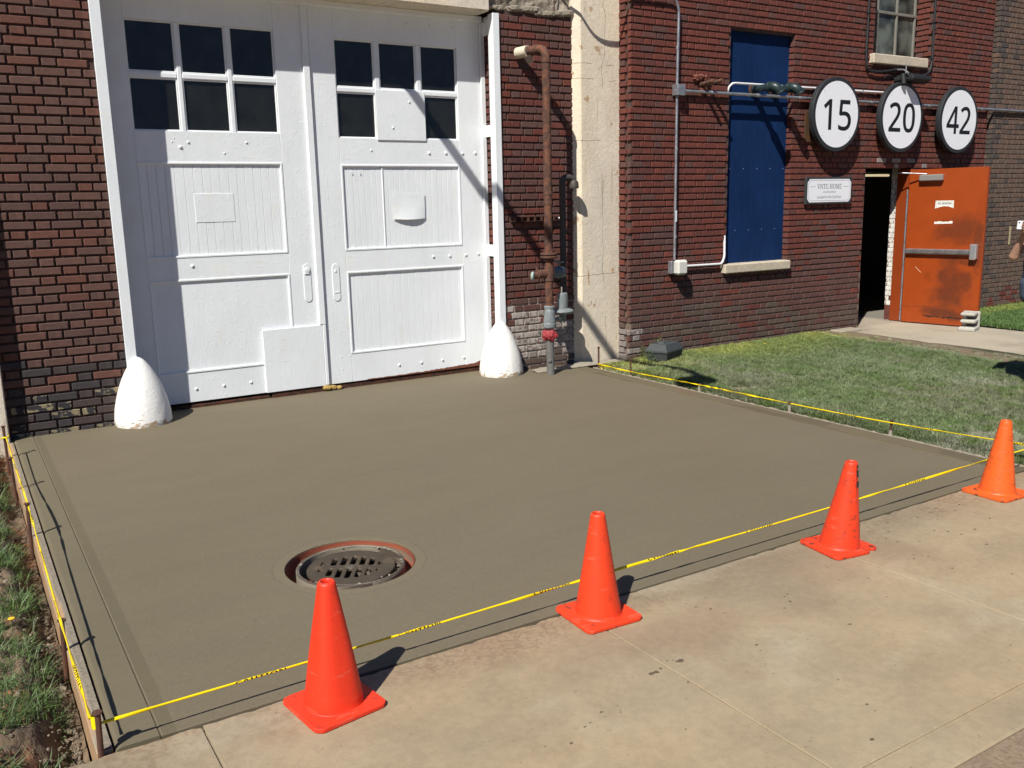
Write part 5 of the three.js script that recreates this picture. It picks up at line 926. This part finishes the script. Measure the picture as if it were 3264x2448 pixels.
// ---------------------------------------------------------------- black box, weeds
{
  const t = thing('bait_box', 'dusty black plastic box lying in the grass at the foot of the red brick wall', 'box');
  const m = mat([0.055, 0.062, 0.063], 0.7, { map: T.mortar });
  const fr = (w0, d0, w1, d1, y0, y1) => { const Tt = [], b = [[-1, -1], [1, -1], [1, 1], [-1, 1]], lo = b.map(([x, z]) => [x * w0 / 2, y0, z * d0 / 2]), hi = b.map(([x, z]) => [x * w1 / 2, y1, z * d1 / 2]); for (let k = 0; k < 4; k++) { const n = (k + 1) % 4; quad(Tt, lo[n], lo[k], hi[k], hi[n]); } quad(Tt, hi[3], hi[2], hi[1], hi[0]); quad(Tt, lo[0], lo[1], lo[2], lo[3]); return flat(Tt); };
  t.scale.set(0.8, 1.15, 0.78); part('tub', [fr(0.40, 0.29, 0.45, 0.33, 0, 0.08)], m, t); part('rim', [fr(0.47, 0.345, 0.47, 0.345, 0.08, 0.095)], m, t); part('lid', [fr(0.455, 0.33, 0.36, 0.235, 0.095, 0.155), fr(0.2, 0.1, 0.17, 0.07, 0.155, 0.168)], m, t);
  t.position.set(6.50, 0.02, 0.48); t.rotation.y = 0.35;
}
// ---------------------------------------------------------------- grass, weeds, gravel
function tuft(n, h, spread, w, seed, lean = 0.5) {
  const r = RNG(seed), pos = [], idx = []; let b = 0;
  for (let i = 0; i < n; i++) {
    const a = r() * 6.283, d = spread * Math.sqrt(r()), x = Math.cos(a) * d, z = Math.sin(a) * d, H = h * (0.55 + 0.6 * r()), dir = r() * 6.283, L = H * lean * (0.4 + r()), ww = w * (0.7 + 0.6 * r()), px = Math.cos(dir + 1.57) * ww, pz = Math.sin(dir + 1.57) * ww, ux = Math.cos(dir) * L, uz = Math.sin(dir) * L;
    pos.push(x - px, -0.01, z - pz, x + px, -0.01, z + pz, x - px * 0.8 + ux * 0.35, H * 0.6, z - pz * 0.8 + uz * 0.35, x + px * 0.8 + ux * 0.35, H * 0.6, z + pz * 0.8 + uz * 0.35, x + ux, H, z + uz);
    idx.push(b, b + 1, b + 3, b, b + 3, b + 2, b + 2, b + 3, b + 4); b += 5;
  }
  const g = new THREE.BufferGeometry(); g.setAttribute('position', new THREE.Float32BufferAttribute(pos, 3)); g.setIndex(idx); g.computeVertexNormals(); return g;
}
const bladeM = new THREE.MeshPhysicalMaterial({ color: 0xffffff, roughness: 0.55, transmission: 0.3, thickness: 0 });
function grass(name, label, geo, list) {
  const im = new THREE.InstancedMesh(geo, bladeM, list.length), m = new THREE.Matrix4(), q = new THREE.Quaternion(), e = new THREE.Euler(), c = new THREE.Color();
  list.forEach((o, i) => { e.set(o.tx || 0, o.a, o.tz || 0); q.setFromEuler(e); m.compose(new THREE.Vector3(o.x, o.y, o.z), q, new THREE.Vector3(o.s, o.sy, o.s)); im.setMatrixAt(i, m); c.setRGB(...o.c); im.setColorAt(i, c); });
  im.name = numbered(name); tag(im, label, 'grass', null, 'stuff'); scene.add(im); return im;
}
{
  const r = RNG(2024), A = [[], [], []], geos = [tuft(12, 0.036, 0.026, 0.0014, 1, 1.0), tuft(12, 0.032, 0.026, 0.0016, 2, 1.3), tuft(11, 0.041, 0.024, 0.0013, 3, 0.8)];
  let tries = 0, n = 0; while (n < 90000 && tries++ < 300000) {
    const x = 5.655 + 3.75 * r(), z = 0.27 + 4.62 * r(); if (x > pathEdge(z) - 0.01) continue; if (x > 5.655 + 0.33 * (8.6 - z) * 1.6 && false) continue;
    const b = bare(x, z); if (r() < b * 0.97) continue;
    const pt = fbm(x * 1.4, z * 1.4 + 4, 4), fine = fbm(x * 7, z * 7, 3), near = sstep(1.5, 0.45, z + 0.9 * (fbm(x * 1.2 + 8, z * 1.2, 3) - 0.5));
    let c = mix3([0.190, 0.210, 0.112], [0.270, 0.285, 0.188], sstep(0.4, 0.65, pt)); c = mix3(c, [0.120, 0.175, 0.045], sstep(0.52, 0.72, fine)); c = mix3(c, [0.300, 0.330, 0.070], near * 0.85); c = mix3(c, [0.24, 0.20, 0.10], r() < 0.07 ? 0.8 : 0);
    c = mix3(c, [0.13, 0.20, 0.06], 0.5 * sstep(0.56, 0.68, fbm(x * 0.8 + 31, z * 0.8 + 12, 3)));
    const k = 0.92 + 0.56 * r(), tall = (0.75 + 0.5 * pt) * (b > 0.25 ? 0.6 : 1) * (x < 5.85 ? 1.25 : 1);
    A[n % 3].push({ x, z, y: lawnY(x, z), a: r() * 6.28, s: 0.8 + 0.6 * r(), sy: tall * (0.7 + 0.6 * r()), tx: (r() - 0.5) * 0.5, tz: (r() - 0.5) * 0.5, c: c.map(v => v * k) }); n++;
  }
  A.forEach((l, i) => grass('lawn_grass', ['short grey green lawn grass between slab and path', 'fine matted lawn grass between slab and path', 'upright lawn grass blades between slab and path'][i], geos[i], l));
  const B = []; for (let i = 0; i < 14000; i++) { const x = 11.24 + 3.6 * r(), z = 0.3 + 2.6 * r(), k = 0.7 + 0.6 * r(); let c = z < 0.75 && r() < 0.6 ? [0.30, 0.34, 0.06] : [0.12, 0.21, 0.045]; B.push({ x, z, y: 0.03 + 0.03 * fbm(x, z, 3), a: r() * 6.28, s: 1 + 0.6 * r(), sy: 0.9 + 0.7 * r(), tx: (r() - 0.5) * 0.4, tz: (r() - 0.5) * 0.4, c: c.map(v => v * k) }); }
  grass('lawn_grass', 'bright green grass strip behind the open orange door', geos[0], B);
  const C = [], tl = tuft(20, 0.05, 0.026, 0.0015, 9, 1.3);
  tries = 0; while (C.length < 2400 && tries++ < 60000) { const x = -0.75 + 0.93 * r(), z = -0.3 + 5.15 * r(), g = fbm(x * 5 + 3, z * 2.6, 3) + 0.16 * sstep(0.15, -0.05, x); if (g < 0.50 || x > 0.14) continue; const k = 0.65 + 0.6 * r(), c = mix3([0.085, 0.155, 0.03], [0.17, 0.23, 0.06], r() * r()); C.push({ x, z, y: dirtY(x, z) - 0.004, a: r() * 6.28, s: 0.7 + 0.7 * r(), sy: 0.45 + 0.75 * r(), tx: (r() - 0.5) * 0.9, tz: (r() - 0.5) * 0.9, c: c.map(v => v * k) }); }
  grass('grass_tufts', 'green grass tufts on the dug earth beside the timber form', tl, C);
  const D = []; for (let i = 0; i < 900; i++) { const x = -0.75 + 0.95 * r(), z = -0.3 + 5.15 * r(), k = 0.5 + 0.8 * r(); D.push({ x, z, y: dirtY(x, z), a: r() * 6.28, s: 0.5, sy: 0.25 + 0.3 * r(), tx: (r() - 0.5) * 2, tz: (r() - 0.5) * 2, c: [0.20 * k, 0.16 * k, 0.085 * k] }); }
  grass('dry_straw', 'dry straw and roots strewn on the dug earth', tuft(5, 0.09, 0.03, 0.0012, 14, 1.6), D);
  // leafy weeds round the black box
  const leafG = (() => { const pos = [], idx = []; const q = RNG(4); for (let i = 0; i < 26; i++) { const a = q() * 6.283, d = 0.10 * Math.sqrt(q()), x = Math.cos(a) * d, z = Math.sin(a) * d, y = 0.02 + 0.17 * q() * (1 - d * 5), L = 0.018 + 0.016 * q(), dir = q() * 6.283, ux = Math.cos(dir) * L, uz = Math.sin(dir) * L, wx = -uz * 0.4, wz = ux * 0.4, b = pos.length / 3; pos.push(x, y, z, x + ux * 0.5 + wx, y + 0.006, z + uz * 0.5 + wz, x + ux, y - 0.004, z + uz, x + ux * 0.5 - wx, y + 0.006, z + uz * 0.5 - wz); idx.push(b, b + 1, b + 2, b, b + 2, b + 3); } const g = new THREE.BufferGeometry(); g.setAttribute('position', new THREE.Float32BufferAttribute(pos, 3)); g.setIndex(idx); g.computeVertexNormals(); return g; })();
  const stemG = (() => { const q = RNG(6), a = []; for (let i = 0; i < 7; i++) { const d = q() * 6.283, e = 0.07 * q(); a.push(tube([[0, -0.01, 0], [Math.cos(d) * e * 0.5, 0.08, Math.sin(d) * e * 0.5], [Math.cos(d) * e, 0.12 + 0.07 * q(), Math.sin(d) * e]], 0.0014, { n: 4, k: 4, caps: false })); } return merge(a); })();
  [[6.33, 0.36, 1.0, 'leafy green weed between the white brick corner and the black box'], [6.56, 0.30, 1.35, 'leafy weed climbing behind the black box against the brick'], [6.25, 0.52, 0.8, 'low weed by the stake in front of the white brick corner']].forEach(([x, z, s, l], i) => { const t = thing('weed', l, 'weed', 'weeds round the black box'); const lm = new THREE.MeshPhysicalMaterial({ color: lin(0.13, 0.22, 0.045), roughness: 0.6, transmission: 0.35, thickness: 0 }); part('leaves', leafG, lm, t); part('stems', stemG, mat([0.12, 0.16, 0.05], 0.8), t); t.position.set(x, lawnY(x, z), z); t.scale.setScalar(s); t.rotation.y = i * 2; });
  for (const [x, z, l] of [[7.9, 0.62, 'yellow dandelion flower in the lawn near the brick wall'], [0.045, 3.72, 'yellow dandelion flower on the dug earth']]) { const t = thing('dandelion', l, 'flower', 'dandelions'); const y = x > 1 ? lawnY(x, z) : dirtY(x, z); part('stalk', tube([[0, 0, 0], [0.004, 0.05, 0]], 0.0016, { n: 3, k: 5 }), mat([0.12, 0.2, 0.05], 0.7), t); part('petals', lathe([[0, 0], [0.006, -0.003], [0.015, 0.003], [0.012, 0.006], [0, 0.005]], 0.004, 0.052, 0, 14), mat([0.75, 0.5, 0.02], 0.7), t); t.position.set(x, y, z); }
}
{
  const r = RNG(55), g = new THREE.DodecahedronGeometry(1, 0), p = g.attributes.position; for (let i = 0; i < p.count; i++) { const s = 0.75 + 0.5 * vnoise(p.getX(i) * 3 + 9, p.getY(i) * 3 + p.getZ(i) * 5); p.setXYZ(i, p.getX(i) * s, p.getY(i) * s * 0.7, p.getZ(i) * s * 1.15); } g.computeVertexNormals();
  const N = 1500, im = new THREE.InstancedMesh(g, mat([1, 1, 1], 0.95), N), m = new THREE.Matrix4(), q = new THREE.Quaternion(), e = new THREE.Euler(), c = new THREE.Color();
  for (let i = 0; i < N; i++) { const pile = i < 600, x = pile ? 0.20 - 0.13 * r() * r() - 0.01 : -0.3 + 0.5 * r(), z = pile ? lerp(2.6, 4.85, Math.pow(r(), 0.6)) : 4.9 * r(), s = 0.0025 + 0.009 * Math.pow(r(), 2.6); e.set(r() * 6, r() * 6, r() * 6); q.setFromEuler(e); m.compose(new THREE.Vector3(x, dirtY(x, z) + s * 0.4 + (pile ? 0.02 * r() : 0), z), q, new THREE.Vector3(s, s, s)); im.setMatrixAt(i, m); const k = 0.7 + 0.6 * r(); const cc = mix3([0.15, 0.115, 0.08], [0.25, 0.205, 0.15], r()); c.setRGB(cc[0] * k, cc[1] * k, cc[2] * k); im.setColorAt(i, c); }
  im.name = 'gravel'; tag(im, 'grey gravel spilled between timber form and dug earth', 'gravel', null, 'stuff'); scene.add(im);
  // clods of soil
  const clod = (seed) => { const q = new THREE.IcosahedronGeometry(1, 3), v = q.attributes.position; for (let i = 0; i < v.count; i++) { const s = 0.6 + 0.75 * fbm(v.getX(i) * 2 + seed, v.getY(i) * 2 + v.getZ(i) * 3, 4); v.setXYZ(i, v.getX(i) * s, v.getY(i) * s * 0.6, v.getZ(i) * s); } q.computeVertexNormals(); return q; };
  const cg = [clod(1), clod(5)];
  for (const k of [0, 1]) { const im2 = new THREE.InstancedMesh(cg[k], mat([1, 1, 1], 1, { bumpMap: T.concB, bumpScale: 0.01 }), 130); for (let i = 0; i < 130; i++) { const x = -0.35 + 0.52 * r(), z = 4.85 * r(), s = 0.006 + 0.018 * Math.pow(r(), 2); e.set(r() * 6, r() * 6, r()); q.setFromEuler(e); m.compose(new THREE.Vector3(x, dirtY(x, z) + s * 0.15, z), q, new THREE.Vector3(s, s, s)); im2.setMatrixAt(i, m); const u = 0.7 + 0.5 * r(), cc = r() < 0.4 ? [0.20, 0.105, 0.06] : [0.13, 0.09, 0.058]; c.setRGB(cc[0] * u, cc[1] * u, cc[2] * u); im2.setColorAt(i, c); } im2.name = numbered('soil_clods'); tag(im2, k ? 'small brown clods scattered on the dug earth' : 'reddish clods of soil on the dug earth', 'soil', null, 'stuff'); scene.add(im2); }
}
{ // bits lying on the slab and pavement
  const r = RNG(61), a = []; for (let i = 0; i < 70; i++) { const s = 0.0015 + 0.005 * r() * r(), q = new THREE.DodecahedronGeometry(s, 0), f = r() < 0.6; q.scale(1, 0.6, 1.3); q.translate(0.6 + 4.6 * r(), (f ? -0.006 : -0.002), f ? 4.905 + 0.05 * r() : 4.93 + 1.3 * r()); a.push(uvM(q)); }
  const o = part('grit', a, M.concPale, scene); tag(o, 'pale grit strewn along the edge of the old pavement', 'grit', null, 'stuff');
}
{
  const t = thing('stone_flag', 'pale flat stone lying in the grass beside the doorway', 'stone'); part('flag', bb(9.45, 9.85, -0.02, 0.05, 0.28, 0.46, 0.012), M.concPale, t);
}
// ---------------------------------------------------------------- what stands above the view: wall over the beam, lamp on its arm
{
  const t = thing('upper_wall', 'plain upper wall over the beam', 'brick wall'); part('masonry', bb(-0.6, 6.2, 4.62, 6.4, -0.5, 0.0, 0.005), M.mortarRed, t);
}
{
  const t = thing('gooseneck_lamp', 'long armed wall lamp above the doors that casts the slanting shadow', 'lamp');
  part('arm', tube([[2.20, 5.02, -0.01], [2.24, 5.02, 1.0], [2.29, 5.02, 2.4], [2.33, 5.02, 3.45], [2.34, 4.98, 3.75], [2.33, 4.86, 3.92]], 0.046, { n: 40 }), M.galv, t);
  part('shade', lathe([[0.20, -0.16], [0.20, -0.14], [0.12, -0.02], [0.05, 0.06], [0, 0.08]], 2.30, 4.84, 3.95, 24), mat([0.1, 0.12, 0.11], 0.5), t);
  part('bulb', lathe([[0, -0.1], [0.04, -0.07], [0.05, -0.03], [0.03, 0.03], [0, 0.04]], 2.30, 4.80, 3.95, 14), mat([0.7, 0.7, 0.66], 0.3), t);
}
// ---------------------------------------------------------------- person at the lawn
function field(bones, res, c, half, k) {   // smooth union of tapered capsules, meshed
  const mc = new MarchingCubes(res, new THREE.MeshStandardMaterial(), false, false, 90000); mc.isolation = 0;
  const n = mc.size, hs = mc.halfsize;
  for (let z = 0; z < n; z++) for (let y = 0; y < n; y++) for (let x = 0; x < n; x++) {
    const px = c[0] + (x - hs) / hs * half, py = c[1] + (y - hs) / hs * half, pz = c[2] + (z - hs) / hs * half; let d = 9;
    for (const b of bones) {
      const ax = px - b[0], ay = py - b[1], az = pz - b[2], dx = b[4] - b[0], dy = b[5] - b[1], dz = b[6] - b[2], L = dx * dx + dy * dy + dz * dz, t = L ? clamp((ax * dx + ay * dy + az * dz) / L) : 0, f = b[8] || 1;
      const ex = ax - dx * t, ey = ay - dy * t, ez = (az - dz * t) / f, s = Math.sqrt(ex * ex + ey * ey + ez * ez) * (f > 1 ? 1 : 1) - (b[3] + (b[7] - b[3]) * t);
      const kk = b[9] || k, h = clamp(0.5 + 0.5 * (d - s) / kk); d = d * (1 - h) + s * h - kk * h * (1 - h);
    }
    mc.field[x + y * n + z * n * n] = -d;
  }
  mc.update(); const m = mc.count, pos = new Float32Array(m * 3), nor = new Float32Array(m * 3);
  for (let i = 0; i < m; i++) { for (let q = 0; q < 3; q++) { pos[i * 3 + q] = c[q] + mc.positionArray[i * 3 + q] * half; nor[i * 3 + q] = mc.normalArray[i * 3 + q]; } }
  const g = new THREE.BufferGeometry(); g.setAttribute('position', new THREE.BufferAttribute(pos, 3)); g.setAttribute('normal', new THREE.BufferAttribute(nor, 3)); g.computeVertexNormals();
  g.setAttribute('uv', new THREE.BufferAttribute(new Float32Array(m * 2), 2)); return g;
}
{
  // she looks along -x; local x forward = -world x. joints in world metres about the feet
  const t = thing('person', 'person with long auburn hair and navy top raising a white phone at the lawn edge', 'person');
  const B = (a, ra, b, rb, f, kk) => [a[0], a[1], a[2], ra, b[0], b[1], b[2], rb, f, kk];
  const torso = [B([0, 0.95, 0], 0.105, [0, 1.10, 0], 0.09, 1.45), B([0, 1.10, 0], 0.088, [-0.01, 1.30, 0], 0.095, 1.45), B([0, 1.345, -0.13], 0.05, [0, 1.345, 0.13], 0.05), B([0.02, 0.88, -0.03], 0.095, [0.02, 0.88, 0.09], 0.095)];
  const legs = []; for (const s of [0.02, 0.155]) legs.push(B([0.02, 0.86, s * 0.9], 0.08, [0.02, 0.47, s], 0.055), B([0.02, 0.47, s], 0.055, [0.035, 0.08, s], 0.034), B([0.05, 0.045, s], 0.035, [-0.11, 0.025, s + 0.01], 0.025));
  // near arm (towards the camera, +z) and far arm, both folded up to the phone
  const sh = [[0, 1.34, 0.165], [0, 1.34, -0.165]], el = [[-0.17, 1.165, 0.205], [-0.17, 1.165, -0.16]], wr = [[-0.235, 1.375, 0.055], [-0.23, 1.36, -0.06]];
  const arms = []; for (const i of [0, 1]) arms.push(B(sh[i], 0.047, el[i], 0.036), B(el[i], 0.038, wr[i], 0.023, 1, 0.012));
  const head = [B([-0.005, 1.36, 0], 0.048, [-0.02, 1.46, 0], 0.046), B([-0.025, 1.555, 0], 0.082, [-0.02, 1.585, 0], 0.09), B([-0.07, 1.49, 0], 0.042, [-0.06, 1.53, 0], 0.058), B([-0.112, 1.555, 0], 0.008, [-0.125, 1.527, 0], 0.014, 1, 0.012), B([-0.105, 1.490, -0.016], 0.008, [-0.105, 1.490, 0.016], 0.008, 1, 0.01), B([-0.02, 1.56, 0.086], 0.018, [-0.015, 1.53, 0.086], 0.012, 1, 0.01), B([-0.02, 1.56, -0.086], 0.018, [-0.015, 1.53, -0.086], 0.012, 1, 0.01)];
  const skinM = mat([0.42, 0.235, 0.16], 0.55);
  const body = field([...torso, ...legs, ...arms, ...head], 128, [-0.05, 0.85, 0], 0.92, 0.035);
  const hands = [0, 1].map(i => { // palm, four curled fingers round the phone, thumb from the side of the palm
    const s = i ? -1 : 1, w = wr[i], P = [w[0] - 0.03, w[1] + 0.035, w[2] - 0.012 * s], bones = [B([w[0], w[1], w[2]], 0.022, P, 0.026)];
    for (let f = 0; f < 4; f++) { const y = P[1] + 0.042 - f * 0.021, L = [0.036, 0.042, 0.039, 0.03][f], a = [P[0] - 0.012, y - 0.012, P[2] - 0.004 * s], b = [a[0] - L, y, a[2] - 0.012 * s], c2 = [b[0] - 0.02, y + 0.002, b[2] - 0.026 * s], d2 = [c2[0] + 0.006, y + 0.003, c2[2] - 0.02 * s]; bones.push(B(P, 0.014, a, 0.0105), B(a, 0.0098, b, 0.009), B(b, 0.0088, c2, 0.008), B(c2, 0.008, d2, 0.0068)); }
    bones.push(B([P[0] + 0.012, P[1] + 0.02, P[2] - 0.01 * s], 0.0125, [P[0] + 0.004, P[1] + 0.055, P[2] - 0.03 * s], 0.0105), B([P[0] + 0.004, P[1] + 0.055, P[2] - 0.03 * s], 0.010, [P[0] - 0.012, P[1] + 0.06, P[2] - 0.055 * s], 0.0082));
    return field(bones, 56, [P[0] - 0.03, P[1] + 0.01, P[2] - 0.02 * s], 0.115, 0.006);
  });
  part('body', [body, ...hands], skinM, t);
  const top = field([...torso.map(b => { const q = b.slice(); q[3] += 0.010; q[7] += 0.010; return q; }).slice(0, 2), B([0, 1.33, -0.10], 0.058, [0, 1.33, 0.10], 0.058)], 72, [0, 1.14, 0], 0.32, 0.04);
  part('top', top, mat([0.018, 0.028, 0.07], 0.85), t);
  const sho = field([B([0, 0.93, 0], 0.122, [0, 0.84, 0], 0.115, 1.45), ...[0.02, 0.155].map(s => B([0.02, 0.84, s * 0.9], 0.098, [0.02, 0.62, s], 0.082))], 64, [0, 0.8, 0.04], 0.30, 0.03);
  part('shorts', sho, mat([0.06, 0.085, 0.13], 0.9), t);
  const hair = field([B([-0.005, 1.60, 0], 0.100, [0.025, 1.53, 0], 0.095), B([0.04, 1.52, 0], 0.085, [0.055, 1.30, 0], 0.06, 1.4), ...[-1, 1].flatMap(s => [B([-0.01, 1.58, 0.075 * s], 0.04, [-0.06, 1.45, 0.095 * s], 0.034), B([-0.06, 1.45, 0.095 * s], 0.034, [-0.095, 1.29, 0.095 * s], 0.022)])], 72, [0.0, 1.46, 0], 0.30, 0.03);
  part('hair', hair, mat([0.26, 0.085, 0.05], 0.6), t);
  for (const s of [-1, 1]) { part('eye', lathe([[0, -0.011], [0.009, -0.005], [0.011, 0], [0.009, 0.005], [0, 0.011]], -0.102, 1.558, 0.033 * s, 12), mat([0.6, 0.58, 0.55], 0.3), t); part('sandal', bb(-0.135, 0.075, -0.003, 0.018, 0.09 + 0.0675 * s - 0.04, 0.09 + 0.0675 * s + 0.04, 0.008), mat([0.34, 0.22, 0.1], 0.8), t); }
  t.position.set(7.815, lawnY(7.7, 3.7) + 0.012, 3.72);
  const ph = thing('phone', 'white phone held up in both hands of the person', 'phone'); part('case', bb(-0.006, 0.006, -0.036, 0.036, -0.075, 0.075, 0.004), mat([0.72, 0.73, 0.75], 0.35), ph); part('lens', cyl(0.006, 0.003, -0.0065, 0.02, -0.055, [1, 0, 0], 12, 0.001), M.black, ph);
  ph.position.set(7.815 - 0.315, 1.445, 3.72); ph.rotation.z = -0.1;
}
// ---------------------------------------------------------------- finish: names of alike pieces, shadows
scene.traverse(o => {
  if (o.isMesh) { o.castShadow = true; o.receiveShadow = true; }
  if (o !== scene) { const n = {}; for (const ch of o.children) { if (ch.isLight) continue; const b = ch.name.replace(/_\d{3}$/, ''); const k = n[b] = (n[b] ?? -1) + 1; ch.name = k ? b + '_' + String(k).padStart(3, '0') : b; } }
});
renderer.render(scene, camera);
